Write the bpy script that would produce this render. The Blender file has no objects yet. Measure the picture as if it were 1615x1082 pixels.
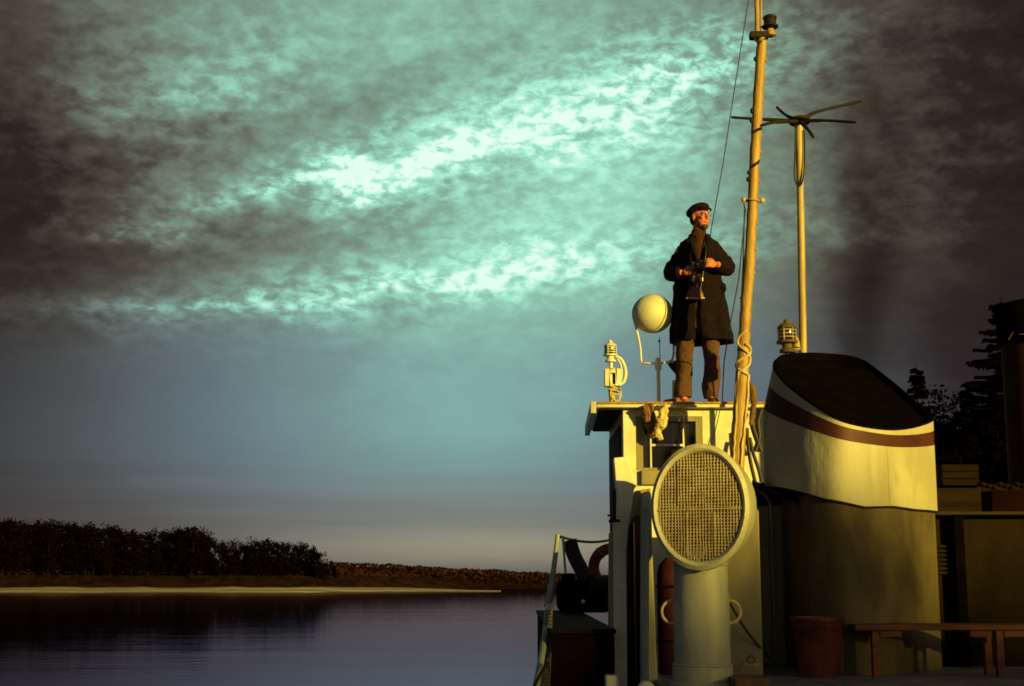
import bpy, bmesh, math, random
from mathutils import Vector, Matrix, noise
random.seed(7)
R = math.radians
S = bpy.context.scene
COL = S.collection

# ------------------------------------------------------------------ camera
F = 2243.0; CX, CY = 807.5, 541.0; HOR = 908.0; EYE = 4.0
PITCH = math.atan((HOR-CY)/F)
cam = bpy.data.cameras.new('camera'); camo = bpy.data.objects.new('camera', cam); COL.objects.link(camo)
cam.sensor_width = 36; cam.lens = 36*F/1615; cam.clip_start = 0.1; cam.clip_end = 20000
camo.location = (0, 0, EYE); camo.rotation_euler = (R(90)+PITCH, 0, 0)
S.camera = camo
S.cycles.filter_width = 1.7

def ray(px, py):
    a, b = (px-CX)/F, -(py-CY)/F
    c, s = math.cos(PITCH), math.sin(PITCH)
    return Vector((a, c-b*s, s+b*c))
def P(px, py, d):
    """world point seen at photo pixel (px, py), d metres ahead"""
    r = ray(px, py); return Vector((0, 0, EYE)) + r*(d/r.y)
def X(px, d, py=800): return P(px, py, d).x
def Z(py, d): return P(CX, py, d).z

# ------------------------------------------------------------------ light
SUN_AZ, SUN_EL = 39, 9.0            # degrees to the right of straight behind the camera, above the horizon
sd = Vector((math.sin(R(SUN_AZ))*math.cos(R(SUN_EL)), -math.cos(R(SUN_AZ))*math.cos(R(SUN_EL)), math.sin(R(SUN_EL))))
sun = bpy.data.lights.new('sun', 'SUN'); suno = bpy.data.objects.new('sun', sun); COL.objects.link(suno)
sun.energy = 5.0; sun.angle = R(0.6); sun.color = (1.0, 0.73, 0.10)
suno.rotation_euler = sd.to_track_quat('Z', 'Y').to_euler(); suno.location = sd*50
S.view_settings.view_transform = 'Standard'; S.view_settings.look = 'None'
S.view_settings.exposure = 0.4; S.view_settings.gamma = 1

def lin(r, g, b):
    f = lambda c: (c/255/12.92) if c/255 <= 0.04045 else ((c/255+0.055)/1.055)**2.4
    return (f(r), f(g), f(b), 1)

class NT:
    """tiny node-tree writer"""
    def __init__(s, tree): s.t = tree; s.n = tree.nodes; s.l = tree.links
    def node(s, typ, **kw):
        n = s.n.new(typ)
        for k, v in kw.items(): setattr(n, k, v)
        return n
    def put(s, sock, v):
        if isinstance(v, bpy.types.NodeSocket): s.l.new(v, sock)
        else: sock.default_value = v
    def m(s, op, a, b=0.0, c=None):
        n = s.node('ShaderNodeMath', operation=op); s.put(n.inputs[0], a); s.put(n.inputs[1], b)
        if c is not None: s.put(n.inputs[2], c)
        return n.outputs[0]
    def clamp(s, a):
        n = s.node('ShaderNodeClamp'); s.put(n.inputs[0], a); return n.outputs[0]
    def comb(s, x, y, z=0.0):
        n = s.node('ShaderNodeCombineXYZ'); s.put(n.inputs[0], x); s.put(n.inputs[1], y); s.put(n.inputs[2], z); return n.outputs[0]
    def noise(s, vec, scale, detail=4, rough=0.55, dist=0.0):
        n = s.node('ShaderNodeTexNoise'); s.put(n.inputs['Vector'], vec)
        n.inputs['Scale'].default_value = scale; n.inputs['Detail'].default_value = detail
        n.inputs['Roughness'].default_value = rough; n.inputs['Distortion'].default_value = dist
        return n.outputs[0]
    def ramp(s, fac, pts, interp='LINEAR'):
        n = s.node('ShaderNodeValToRGB'); s.put(n.inputs[0], fac); cr = n.color_ramp; cr.interpolation = interp
        while len(cr.elements) < len(pts): cr.elements.new(0.5)
        for e, (p, c) in zip(cr.elements, pts):
            e.position = p; e.color = c if hasattr(c, '__len__') else (c, c, c, 1)
        return n.outputs[0]
    def mix(s, f, a, b, mode='MIX'):
        n = s.node('ShaderNodeMix', data_type='RGBA', blend_type=mode)
        s.put(n.inputs[0], f); s.put(n.inputs[6], a); s.put(n.inputs[7], b); return n.outputs[2]
    def maprange(s, v, a, b, c=0.0, d=1.0, smooth=True):
        n = s.node('ShaderNodeMapRange'); n.interpolation_type = 'SMOOTHSTEP' if smooth else 'LINEAR'
        s.put(n.inputs[0], v)
        for i, q in enumerate((a, b, c, d)): n.inputs[i+1].default_value = q
        return n.outputs[0]

# ------------------------------------------------------------------ sky
W = bpy.data.worlds.new('World'); S.world = W; W.use_nodes = True
w = NT(W.node_tree); w.n.clear()
out = w.node('ShaderNodeOutputWorld'); bg = w.node('ShaderNodeBackground')
w.l.new(bg.outputs[0], out.inputs[0])
tc = w.node('ShaderNodeTexCoord').outputs['Generated']
sx = w.node('ShaderNodeSeparateXYZ'); w.l.new(tc, sx.inputs[0])
x_, y_, z_ = sx.outputs
za = w.m('ABSOLUTE', z_)
DEG = 57.29578
az = w.m('MULTIPLY', w.m('ARCTAN2', x_, y_), DEG)       # azimuth in degrees, 0 = towards the far shore
el = w.m('MULTIPLY', w.m('ARCSINE', z_), DEG)           # elevation in degrees
# clouds lie on a flat layer: direction -> point of the layer
zp = w.m('ADD', za, 0.10)
plane = w.comb(w.m('DIVIDE', x_, zp), w.m('DIVIDE', y_, zp), 0.0)
mp = w.node('ShaderNodeMapping'); w.l.new(plane, mp.inputs[0]); mp.inputs['Rotation'].default_value = (0, 0, R(-58)); mp.inputs['Scale'].default_value = (0.55, 1.25, 1)
pl = mp.outputs[0]
n_big = w.noise(pl, 1.3, 5, 0.6, 0.6)
n_mid = w.noise(pl, 3.0, 3, 0.5, 0.0)
ang = w.comb(az, el, 0.0)
mp2 = w.node('ShaderNodeMapping'); w.l.new(ang, mp2.inputs[0]); mp2.inputs['Rotation'].default_value = (0, 0, R(-12)); mp2.inputs['Scale'].default_value = (0.75, 1.35, 1)
n_fleck = w.noise(mp2.outputs[0], 1.7, 5, 0.58, 0.25)
n_soft = w.noise(mp2.outputs[0], 0.36, 3, 0.5, 0.3)
# ragged edges: warp the angles a little with noise
azw = w.m('ADD', az, w.m('MULTIPLY', w.m('SUBTRACT', n_mid, 0.5), 3.5))
elw = w.m('ADD', el, w.m('MULTIPLY', w.m('SUBTRACT', n_soft, 0.5), 3.2))
def pxang(px, py):
    r = ray(px, py).normalized(); return math.degrees(math.atan2(r.x, r.y)), math.degrees(math.asin(r.z))
KD = math.degrees(math.atan(1/F))
def blob(px, py, sa, sb, rot, amp, hard=False):
    u0, v0 = pxang(px, py)
    du = w.m('SUBTRACT', azw if hard else az, u0); dv = w.m('SUBTRACT', elw if hard else el, v0)
    c, s = math.cos(R(rot)), math.sin(R(rot))
    a = w.m('MULTIPLY', w.m('ADD', w.m('MULTIPLY', du, c), w.m('MULTIPLY', dv, s)), 1/(sa*KD))
    b = w.m('MULTIPLY', w.m('SUBTRACT', w.m('MULTIPLY', dv, c), w.m('MULTIPLY', du, s)), 1/(sb*KD))
    q = w.m('ADD', w.m('MULTIPLY', a, a), w.m('MULTIPLY', b, b))
    return w.m('MULTIPLY', w.m('EXPONENT', w.m('MULTIPLY', q, -0.5)), amp)
broad = [blob(330, 170, 170, 150, 10, .13), blob(760, 340, 380, 270, 4, .45), blob(650, 0, 400, 120, 3, .28), blob(1010, 200, 190, 150, 10, .10), blob(900, 340, 210, 110, 8, .11), blob(760, 720, 460, 150, 0, .31), blob(780, 865, 300, 24, 0, .20)]
streak = [blob(760, 222, 270, 36, 15, .15, True), blob(550, 284, 40, 18, 14, .32, True), blob(710, 236, 100, 15, 14, .20, True), blob(1090, 120, 110, 60, 22, .16, True),
          blob(900, 190, 240, 60, 14, .12, True), blob(720, 440, 340, 24, 7, .16, True), blob(812, 430, 40, 12, 10, .16, True), blob(340, 484, 150, 13, 4, .15, True),
          blob(420, 300, 160, 12, 12, .12, True), blob(900, 380, 330, 70, 8, .07, True), blob(640, 470, 40, 10, 5, .12, True), blob(210, 368, 60, 10, 8, .12, True), blob(300, 150, 120, 30, 10, .08, True)]
dark = [blob(430, 195, 190, 34, 12, -.12, True), blob(540, 360, 260, 30, 10, -.12, True), blob(180, 360, 170, 50, 3, -.05, True), blob(200, 270, 120, 40, 10, -.05, True), blob(1500, 600, 140, 90, 0, -.06), blob(1365, 400, 45, 190, -8, -.06), blob(30, 320, 120, 260, 0, -.045), blob(1010, 330, 60, 60, 0, -.0), blob(1600, 330, 130, 240, 0, -.045), blob(620, 130, 150, 24, 12, -.06, True)]
def total(l):
    t = l[0]
    for q in l[1:]: t = w.m('ADD', t, q)
    return t
st = w.m('MULTIPLY', total(streak), w.maprange(n_fleck, .36, .66, .50, 1.50))
B = w.m('ADD', w.m('ADD', total(broad), st), total(dark))
B = w.m('ADD', B, 0.12)
mp3 = w.node('ShaderNodeMapping'); w.l.new(ang, mp3.inputs[0]); mp3.inputs['Rotation'].default_value = (0, 0, R(-14)); mp3.inputs['Scale'].default_value = (.62, 1.25, 1)
mott = w.maprange(w.noise(mp3.outputs[0], .95, 5, .5, .2), .40, .64, -1, 1)
zone = w.clamp(w.m('ADD', total([blob(740, 235, 330, 60, 13, .8), blob(650, 455, 400, 40, 7, .8), blob(250, 150, 170, 110, 10, .9), blob(1000, 100, 200, 60, 10, .5), blob(620, 60, 250, 60, 10, .4), blob(1500, 150, 200, 120, 0, .4)]), .16))
hi = w.maprange(el, 3, 15)                                # ripples fade out towards the horizon
tex = w.m('ADD', w.m('MULTIPLY', w.m('SUBTRACT', n_soft, .5), .20), w.m('ADD', w.m('MULTIPLY', w.m('MULTIPLY', w.m('SUBTRACT', n_fleck, .5), .40), zone), w.m('MULTIPLY', w.m('SUBTRACT', n_big, .5), .08)))
B = w.m('ADD', B, w.m('MULTIPLY', w.m('MULTIPLY', mott, .042), w.m('MULTIPLY', zone, w.maprange(el, 7, 14))))
B = w.m('ADD', B, w.m('MULTIPLY', w.m('MULTIPLY', tex, w.m('ADD', w.m('MULTIPLY', hi, .85), .15)), w.m('ADD', w.m('MULTIPLY', B, .9), .42)))
lay = w.noise(w.comb(w.m('MULTIPLY', az, .05), w.m('MULTIPLY', el, 1.0), 0), 1.1, 3, .5)
B = w.m('ADD', B, w.m('MULTIPLY', w.m('MULTIPLY', w.m('SUBTRACT', lay, .48), .16), w.maprange(el, 6.5, 1.0)))
up = w.ramp(B, [(0, lin(14, 7, 7)), (.14, lin(48, 37, 34)), (.26, lin(80, 76, 66)), (.40, lin(110, 121, 106)), (.55, lin(126, 160, 141)), (.70, lin(148, 203, 180)), (.84, lin(172, 240, 214)), (1, lin(228, 255, 244))])
mid = w.ramp(B, [(0, lin(16, 9, 10)), (.14, lin(46, 39, 41)), (.28, lin(78, 82, 84)), (.42, lin(98, 113, 122)), (.56, lin(116, 144, 147)), (.72, lin(142, 198, 182)), (1, lin(200, 250, 235))])
low = w.ramp(B, [(0, lin(18, 9, 10)), (.14, lin(48, 36, 36)), (.28, lin(84, 76, 74)), (.42, lin(118, 113, 104)), (.60, lin(150, 142, 120)), (1, lin(190, 175, 140))])
colr = w.mix(w.maprange(el, 7, 13), mid, up)
colr = w.mix(w.maprange(el, 5.0, .3), colr, low)
sky = w.node('ShaderNodeTexSky', sky_type='NISHITA'); sky.sun_disc = False
sky.sun_elevation = R(SUN_EL); sky.sun_rotation = math.atan2(sd.x, sd.y)
sky.air_density = 1.2; sky.dust_density = 2.0
nish = w.mix(1.0, sky.outputs[0], (0.045, 0.045, 0.045, 1), 'MULTIPLY')
# the clear part of the sky is behind the camera and overhead; the overcast bank fills the far half
cover = w.maprange(y_, -.25, .35)
skyc = w.mix(cover, nish, colr)
w.put(bg.inputs[0], skyc); bg.inputs[1].default_value = 2**-0.4

# ------------------------------------------------------------------ materials
MATS = {}
def mat(name, c, c2=None, rough=.6, metal=0.0, scale=6, spec=.5, bump=0.0, rust=0.0, stretch=(1, 1, 1), detail=5, thr=(.35, .65), rustc=(.085, .035, .012, 1), bscale=None):
    if name in MATS: return MATS[name]
    m = bpy.data.materials.new(name); m.use_nodes = True; t = NT(m.node_tree)
    b = t.n['Principled BSDF']
    tcn = t.node('ShaderNodeTexCoord').outputs['Object']
    mpn = t.node('ShaderNodeMapping'); t.l.new(tcn, mpn.inputs[0]); mpn.inputs['Scale'].default_value = stretch
    v = mpn.outputs[0]
    c = tuple(c)+(1,) if len(c) == 3 else c
    if c2 is None: c2 = tuple(q*.72 for q in c[:3])+(1,)
    c2 = tuple(c2)+(1,) if len(c2) == 3 else c2
    f = t.maprange(t.noise(v, scale, detail, .6, .3), thr[0], thr[1])
    col = t.mix(f, c, c2)
    if rust > 0:
        mpr = t.node('ShaderNodeMapping'); t.l.new(tcn, mpr.inputs[0]); mpr.inputs['Scale'].default_value = (1, 1, .35)
        fr = t.maprange(t.noise(mpr.outputs[0], 9, 8, .68, .2), .74-rust*.25, .80-rust*.2)
        col = t.mix(fr, col, rustc)
        t.put(b.inputs['Roughness'], t.maprange(fr, 0, 1, rough, .9))
    else: b.inputs['Roughness'].default_value = rough
    t.put(b.inputs['Base Color'], col)
    b.inputs['Metallic'].default_value = metal; b.inputs['Specular IOR Level'].default_value = spec
    if bump:
        bn = t.node('ShaderNodeBump'); bn.inputs['Strength'].default_value = bump; bn.inputs['Distance'].default_value = .01
        t.put(bn.inputs['Height'], t.noise(v, bscale or scale*5, 5, .6)); t.put(b.inputs['Normal'], bn.outputs[0])
    MATS[name] = m; return m

white = mat('white_paint', (.74, .72, .56), (.60, .58, .42), .45, scale=4, bump=.25, rust=.22)
cream = mat('cream_funnel_paint', (.50, .47, .34), (.36, .33, .22), .62, scale=3.2, bump=.5, rust=.2, stretch=(1, 1, .5), spec=.3)
green_white = mat('dull_ventilator_paint', (.40, .40, .32), (.30, .30, .23), .5, scale=5, bump=.3, rust=.12, stretch=(1, 1, .4))
red_stripe = mat('red_stripe_paint', (.075, .020, .017), (.05, .013, .011), .6, scale=5, spec=.3)
soot = mat('soot_black', (.0025, .002, .002), (.004, .003, .003), .95, spec=0.0)
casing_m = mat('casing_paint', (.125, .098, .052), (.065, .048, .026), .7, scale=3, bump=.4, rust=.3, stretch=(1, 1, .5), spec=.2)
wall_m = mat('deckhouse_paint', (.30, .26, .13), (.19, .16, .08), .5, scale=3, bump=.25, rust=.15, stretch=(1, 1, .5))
darkmetal = mat('dark_metal', (.022, .015, .012), (.013, .009, .007), .7, rust=.1, spec=.2)
blackrubber = mat('black_cable', (.012, .009, .008), None, .6)
redpaint = mat('red_enamel', (.19, .034, .010), (.08, .014, .006), .5, scale=7, rust=.12, rustc=(.02, .01, .008, 1))
bench_m = mat('red_bench_paint', (.16, .028, .009), (.06, .010, .005), .6, scale=5, stretch=(.3, 4, 4), bump=.3, rust=.15, rustc=(.03, .015, .01, 1))
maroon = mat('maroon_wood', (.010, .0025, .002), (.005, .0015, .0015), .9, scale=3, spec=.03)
deck_m = mat('grey_deck_paint', (.24, .225, .24), (.13, .12, .13), .55, scale=5, bump=.4, rust=.2)
mast_m = mat('varnished_mast', (.44, .27, .055), (.28, .15, .03), .5, scale=7, stretch=(3, 3, .35), bump=.5, rust=.25, rustc=(.07, .03, .012, 1))
polem = mat('pole_paint', (.46, .36, .14), (.33, .23, .07), .5, scale=7, stretch=(3, 3, .35), bump=.3, rust=.22, rustc=(.09, .04, .015, 1))
rope_m = mat('hemp_rope', (.26, .18, .08), (.15, .10, .045), .9, scale=30, bump=.6)
canvas_m = mat('pale_canvas', (.62, .52, .25), (.45, .34, .14), .85, scale=12, bump=.4)
brown_cloth = mat('brown_rag', (.20, .10, .045), (.12, .055, .025), .9, scale=12, bump=.4)
glassdark = mat('dark_window_glass', (.010, .008, .008), (.015, .012, .012), .08, spec=.6)
brass = mat('brass', (.60, .42, .15), (.40, .26, .08), .35, metal=.8, scale=9)
teal_white = mat('rail_paint', (.34, .40, .34), (.25, .30, .25), .5, scale=6, rust=.15)
netm = mat('net_cord', (.22, .24, .20), None, .9)

# ------------------------------------------------------------------ geometry helpers
def tag(o, label=None, cat=None, group=None, kind=None):
    if label: o['label'] = label
    if cat: o['category'] = cat
    if group: o['group'] = group
    if kind: o['kind'] = kind
    return o
def origin(o):
    p = Vector((0, 0, 0))
    while o: p += o.location; o = o.parent
    return p
class MB:
    def __init__(s): s.v = []; s.f = []
    def add(s, vs, fs):
        k = len(s.v); s.v += [Vector(q) for q in vs]; s.f += [tuple(i+k for i in f) for f in fs]; return s
    def box(s, a, b, rot=None, c=None):
        x0, y0, z0 = a; x1, y1, z1 = b
        vs = [Vector(q) for q in ((x0, y0, z0), (x1, y0, z0), (x1, y1, z0), (x0, y1, z0), (x0, y0, z1), (x1, y0, z1), (x1, y1, z1), (x0, y1, z1))]
        if rot is not None:
            ctr = Vector(c) if c is not None else sum(vs, Vector())/8
            vs = [rot @ (q-ctr)+ctr for q in vs]
        return s.add(vs, [(0, 3, 2, 1), (4, 5, 6, 7), (0, 1, 5, 4), (1, 2, 6, 5), (2, 3, 7, 6), (3, 0, 4, 7)])
    def loft(s, rings, cap=True, closed=True):
        n = len(rings[0]); vs = [q for r in rings for q in r]; fs = []
        for i in range(len(rings)-1):
            for j in range(n if closed else n-1):
                k = (j+1) % n; fs.append((i*n+j, i*n+k, (i+1)*n+k, (i+1)*n+j))
        if cap: fs += [tuple(range(n))[::-1], tuple((len(rings)-1)*n+j for j in range(n))]
        return s.add(vs, fs)
    def tube(s, pts, r, n=10, cap=True, flat=1.0, up=None):
        pts = [Vector(p) for p in pts]; rs = r if hasattr(r, '__len__') else [r]*len(pts)
        rings = []; ref = Vector(up) if up else None
        for i, p in enumerate(pts):
            t = (pts[min(i+1, len(pts)-1)]-pts[max(i-1, 0)])
            if t.length < 1e-9: t = Vector((0, 0, 1))
            t.normalize()
            if ref is None: ref = Vector((0, 1, 0)) if abs(t.y) < .8 else Vector((1, 0, 0))
            u = ref - t*ref.dot(t)
            if u.length < 1e-4: u = t.orthogonal()
            u.normalize(); v = t.cross(u); ref = u
            rings.append([p+(u*math.cos(2*math.pi*k/n)*flat+v*math.sin(2*math.pi*k/n))*rs[i] for k in range(n)])
        return s.loft(rings, cap)
    def lathe(s, prof, o, axis=(0, 0, 1), n=24, cap=True):
        q = Vector(axis).normalized().to_track_quat('Z', 'Y').to_matrix(); o = Vector(o)
        return s.loft([[o+q @ Vector((r*math.cos(2*math.pi*k/n), r*math.sin(2*math.pi*k/n), h)) for k in range(n)] for r, h in prof], cap)
    def ball(s, c, r, n=16, m=10, rot=None):
        c = Vector(c); r = r if hasattr(r, '__len__') else (r, r, r)
        rings = []
        for i in range(m+1):
            a = math.pi*(i if 0 < i < m else (i+.02 if i == 0 else i-.02))/m
            rg = []
            for k in range(n):
                q = Vector((r[0]*math.sin(a)*math.cos(2*math.pi*k/n), r[1]*math.sin(a)*math.sin(2*math.pi*k/n), -r[2]*math.cos(a)))
                rg.append(c+(rot @ q if rot else q))
            rings.append(rg)
        return s.loft(rings)
    def torus(s, c, R_, r, axis=(0, 1, 0), n=32, m=10, a0=0, a1=2*math.pi):
        q = Vector(axis).normalized().to_track_quat('Z', 'Y').to_matrix(); c = Vector(c)
        full = abs(a1-a0-2*math.pi) < 1e-6; steps = n if full else n+1
        rings = []
        for i in range(steps):
            a = a0+(a1-a0)*i/n; e = Vector((math.cos(a), math.sin(a), 0))
            rings.append([c+q @ (e*(R_+r*math.cos(2*math.pi*k/m))+Vector((0, 0, r*math.sin(2*math.pi*k/m)))) for k in range(m)])
        if full: rings.append(rings[0])
        return s.loft(rings, not full)
    def build(s, name, m, parent=None, loc=None, smooth=True, mods=None, bevel=0):
        o0 = origin(parent) if parent else Vector(loc if loc is not None else (0, 0, 0))
        me = bpy.data.meshes.new(name); me.from_pydata([tuple(q-o0) for q in s.v], [], s.f)
        bm = bmesh.new(); bm.from_mesh(me); bmesh.ops.remove_doubles(bm, verts=bm.verts, dist=1e-6)
        bmesh.ops.recalc_face_normals(bm, faces=bm.faces); bm.to_mesh(me); bm.free()
        me.materials.append(m)
        o = bpy.data.objects.new(name, me); COL.objects.link(o)
        if parent: o.parent = parent
        else: o.location = o0
        if smooth:
            for p in me.polygons: p.use_smooth = True
            try: me.set_sharp_from_angle(angle=R(38))
            except Exception: pass
        if bevel:
            bv = o.modifiers.new('bevel', 'BEVEL'); bv.width = bevel; bv.segments = 2; bv.limit_method = 'ANGLE'
        return o
def empty(name, loc, label, cat, group=None):
    o = bpy.data.objects.new(name, None); COL.objects.link(o); o.location = loc; o.empty_display_size = .2
    return tag(o, label, cat, group)
def cr(pts, n=8, closed=False):
    """Catmull-Rom through points"""
    pts = [Vector(p) for p in pts]; out = []; L = len(pts)
    for i in range(L if closed else L-1):
        g = lambda k: pts[k % L] if closed else pts[max(0, min(L-1, k))]
        a, b, c, d = g(i-1), g(i), g(i+1), g(i+2)
        for j in range(n):
            t = j/n; out.append(.5*((2*b)+(c-a)*t+(2*a-5*b+4*c-d)*t*t+(3*b-a-3*c+d)*t**3))
    if not closed: out.append(pts[-1])
    return out
def sag(a, b, drop, n=10):
    a, b = Vector(a), Vector(b)
    return [a.lerp(b, i/n)-Vector((0, 0, drop*4*(i/n)*(1-i/n))) for i in range(n+1)]

def cloth(o, strength, size, seed=0):
    t = bpy.data.textures.new('folds', 'CLOUDS'); t.noise_scale = size; t.noise_depth = 2
    d = o.modifiers.new('folds', 'DISPLACE'); d.texture = t; d.strength = strength; d.mid_level = .5; d.texture_coords = 'LOCAL'
# ------------------------------------------------------------------ water
def make_water():
    m = bpy.data.materials.new('river_water'); m.use_nodes = True; t = NT(m.node_tree); b = t.n['Principled BSDF']
    b.inputs['Base Color'].default_value = (.010, .006, .010, 1); b.inputs['Roughness'].default_value = .03
    b.inputs['IOR'].default_value = 1.33; b.inputs['Specular IOR Level'].default_value = .5
    g = t.node('ShaderNodeNewGeometry').outputs['Position']
    mp = t.node('ShaderNodeMapping'); t.l.new(g, mp.inputs[0]); mp.inputs['Scale'].default_value = (.25, 1, 1)
    h = t.m('ADD', t.noise(mp.outputs[0], 1.2, 3, .5), t.m('MULTIPLY', t.noise(mp.outputs[0], .12, 3, .5), 3.0))
    bn = t.node('ShaderNodeBump'); bn.inputs['Strength'].default_value = .6; bn.inputs['Distance'].default_value = .016
    t.put(bn.inputs['Height'], h)
    t.n.remove(b); gl = t.node('ShaderNodeBsdfGlossy'); gl.inputs['Color'].default_value = (.40, .33, .43, 1); gl.inputs['Roughness'].default_value = .04
    df = t.node('ShaderNodeBsdfDiffuse'); df.inputs['Color'].default_value = (.012, .006, .010, 1)
    fr = t.node('ShaderNodeFresnel'); fr.inputs['IOR'].default_value = 1.30; mx = t.node('ShaderNodeMixShader')
    for q in (gl, df, fr): t.put(q.inputs['Normal'], bn.outputs[0])
    t.put(mx.inputs[0], fr.outputs[0]); t.l.new(df.outputs[0], mx.inputs[1]); t.l.new(gl.outputs[0], mx.inputs[2])
    t.l.new(mx.outputs[0], t.n['Material Output'].inputs[0])
    mb = MB(); rr = [0, 20, 60, 150, 400, 1200, 4000, 9000]; n = 48
    mb.loft([[Vector((max(r, .01)*math.cos(2*math.pi*k/n), max(r, .01)*math.sin(2*math.pi*k/n), 0)) for k in range(n)] for r in rr], cap=False)
    tag(mb.build('water', m, smooth=False), kind='structure')
make_water()

# ------------------------------------------------------------------ far shore
sand_m = mat('sand', (.50, .42, .32), (.12, .09, .055), .9, scale=.22, bump=.3, stretch=(.05, 1, 1), bscale=.6)
earth_m = mat('bank_earth', (.030, .015, .012), (.012, .006, .005), .95, scale=.3, bump=.5, spec=0)
def terrain(name, m, ribs):
    """ribs: list of polylines with the same point count"""
    MB().loft([[Vector(q) for q in r] for r in ribs], cap=False, closed=False)
    mb = MB().loft([[Vector(q) for q in r] for r in ribs], cap=False, closed=False)
    return tag(mb.build(name, m), kind='structure')
def shore_d(px):      # distance of the far waterline for a photo column
    return 350 + max(0, (px-500))*.12
# sandbar: a long low spit, tip at column 770
ribs = []
for i in range(61):
    px = -900+1690*i/60
    k = min(1.0, max(0.0, (785-px)/330))
    d0 = 352+6*math.sin(i*.5)+(1-k)*22; d1 = d0+6+22*k
    wob = .25*math.sin(i*1.3)+.15*math.sin(i*2.7)
    ribs.append([P(px, 920, d0-3).xy.to_3d()+Vector((0, 0, -.6)), P(px, 920, d0).xy.to_3d()+Vector((0, 0, .02)),
                 P(px, 920, (d0*2+d1)/3).xy.to_3d()+Vector((0, 0, .16+(.22+wob*.3)*k)), P(px, 920, d1).xy.to_3d()+Vector((0, 0, (.25+.75*k+wob*.5*k))),
                 P(px, 920, d1+60*k+4).xy.to_3d()+Vector((0, 0, 1.1*k+.1)), P(px, 920, d1+60*k+14).xy.to_3d()+Vector((0, 0, -.6))])
terrain('sandbar', sand_m, ribs)
ribs = []
for i in range(81):
    px = -1500+3600*i/80
    d0 = 380 if px < 480 else 380+min(1, (px-480)/250)*72
    hz = 4.1 if px < 480 else max(3.3, 4.1-(px-480)/200)
    ribs.append([P(px, 920, d0-6).xy.to_3d()+Vector((0, 0, -.5)), P(px, 920, d0).xy.to_3d()+Vector((0, 0, .15)),
                 P(px, 920, d0+12).xy.to_3d()+Vector((0, 0, hz)), P(px, 920, d0+120).xy.to_3d()+Vector((0, 0, hz+1)),
                 P(px, 920, 2500).xy.to_3d()+Vector((0, 0, 3)), P(px, 920, 8500).xy.to_3d()+Vector((0, 0, 3))])
terrain('far_bank', earth_m, ribs)

def leafmat(name, c, c2):
    m = bpy.data.materials.new(name); m.use_nodes = True; t = NT(m.node_tree); b = t.n['Principled BSDF']
    oi = t.node('ShaderNodeObjectInfo').outputs['Random']
    g = t.node('ShaderNodeTexCoord').outputs['Object']
    f = t.clamp(t.m('ADD', t.maprange(t.noise(g, .8, 3, .6), .35, .65), t.m('MULTIPLY', t.m('SUBTRACT', oi, .5), .8)))
    t.put(b.inputs['Base Color'], t.mix(f, c+(1,), c2+(1,))); b.inputs['Roughness'].default_value = .8
    b.inputs['Specular IOR Level'].default_value = .0
    return m
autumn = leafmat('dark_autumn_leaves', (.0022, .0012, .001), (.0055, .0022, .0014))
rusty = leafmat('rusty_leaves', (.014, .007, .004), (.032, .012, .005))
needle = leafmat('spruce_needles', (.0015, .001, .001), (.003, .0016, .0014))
bark = mat('dark_bark', (.012, .007, .004), (.006, .004, .003), .95, scale=5, bump=.6, spec=0)

def leafquad(mb, c, s, rnd):
    a = Vector((rnd.gauss(0, 1), rnd.gauss(0, 1), rnd.gauss(0, 1))).normalized(); b = a.orthogonal().normalized()
    if rnd.random() < .5: b = a.cross(b)
    a *= s*rnd.uniform(.6, 1.2); b *= s*rnd.uniform(.4, .9)
    mb.add([c-a, c+b, c+a*.9, c-b*.8], [(0, 1, 2, 3)])
def broad_tree(h, wd, seed, leaves=1500, clumps=26):
    """trunk and crown prototype meshes at origin"""
    rnd = random.Random(seed); tr = MB(); cr_ = MB()
    pts = [(0, 0, -.5)]; q = Vector((0, 0, 0))
    for i in range(6): q = q+Vector((rnd.uniform(-.25, .25), rnd.uniform(-.25, .25), h*.14)); pts.append(tuple(q))
    tr.tube(pts, [h*.018, h*.016, h*.014, h*.012, h*.009, h*.006, h*.003], 7)
    cs = []
    for i in range(clumps):
        zz = rnd.uniform(.22, .98); env = math.sin(math.pi*min(1, (zz-.12)*.95))**.6
        a = rnd.uniform(0, 2*math.pi); rr = wd*.5*env*math.sqrt(rnd.random())
        c = Vector((rr*math.cos(a), rr*math.sin(a), zz*h)); cs.append((c, wd*rnd.uniform(.12, .23)))
        base = Vector(pts[min(6, 1+int(zz*5))])
        tr.tube([base, base.lerp(c, .6)+Vector((0, 0, .2)), c], [h*.006, h*.004, h*.002], 5)
    for i in range(leaves):
        c, r = rnd.choice(cs); d = Vector((rnd.gauss(0, 1), rnd.gauss(0, 1), rnd.gauss(0, .75)))
        d = d.normalized()*r*(rnd.random()**.4)*1.1
        leafquad(cr_, c+d, wd*.035+.1, rnd)
    return tr, cr_
def proto_tree(name, h, wd, seed, m, label, group, **kw):
    e = empty(name, (0, 0, 0), label, 'tree', group)
    a, b = broad_tree(h, wd, seed, **kw)
    a.build('trunk', bark, e); b.build('crown', m, e, smooth=False)
    return e
def copy_tree(o):
    c = o.copy(); COL.objects.link(c)
    for ch in [q for q in bpy.data.objects if q.parent == o]:
        d = ch.copy(); COL.objects.link(d); d.parent = c
    return c
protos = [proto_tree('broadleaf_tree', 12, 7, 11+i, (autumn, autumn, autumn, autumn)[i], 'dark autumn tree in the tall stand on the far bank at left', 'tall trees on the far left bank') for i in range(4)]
used = set()
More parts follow.
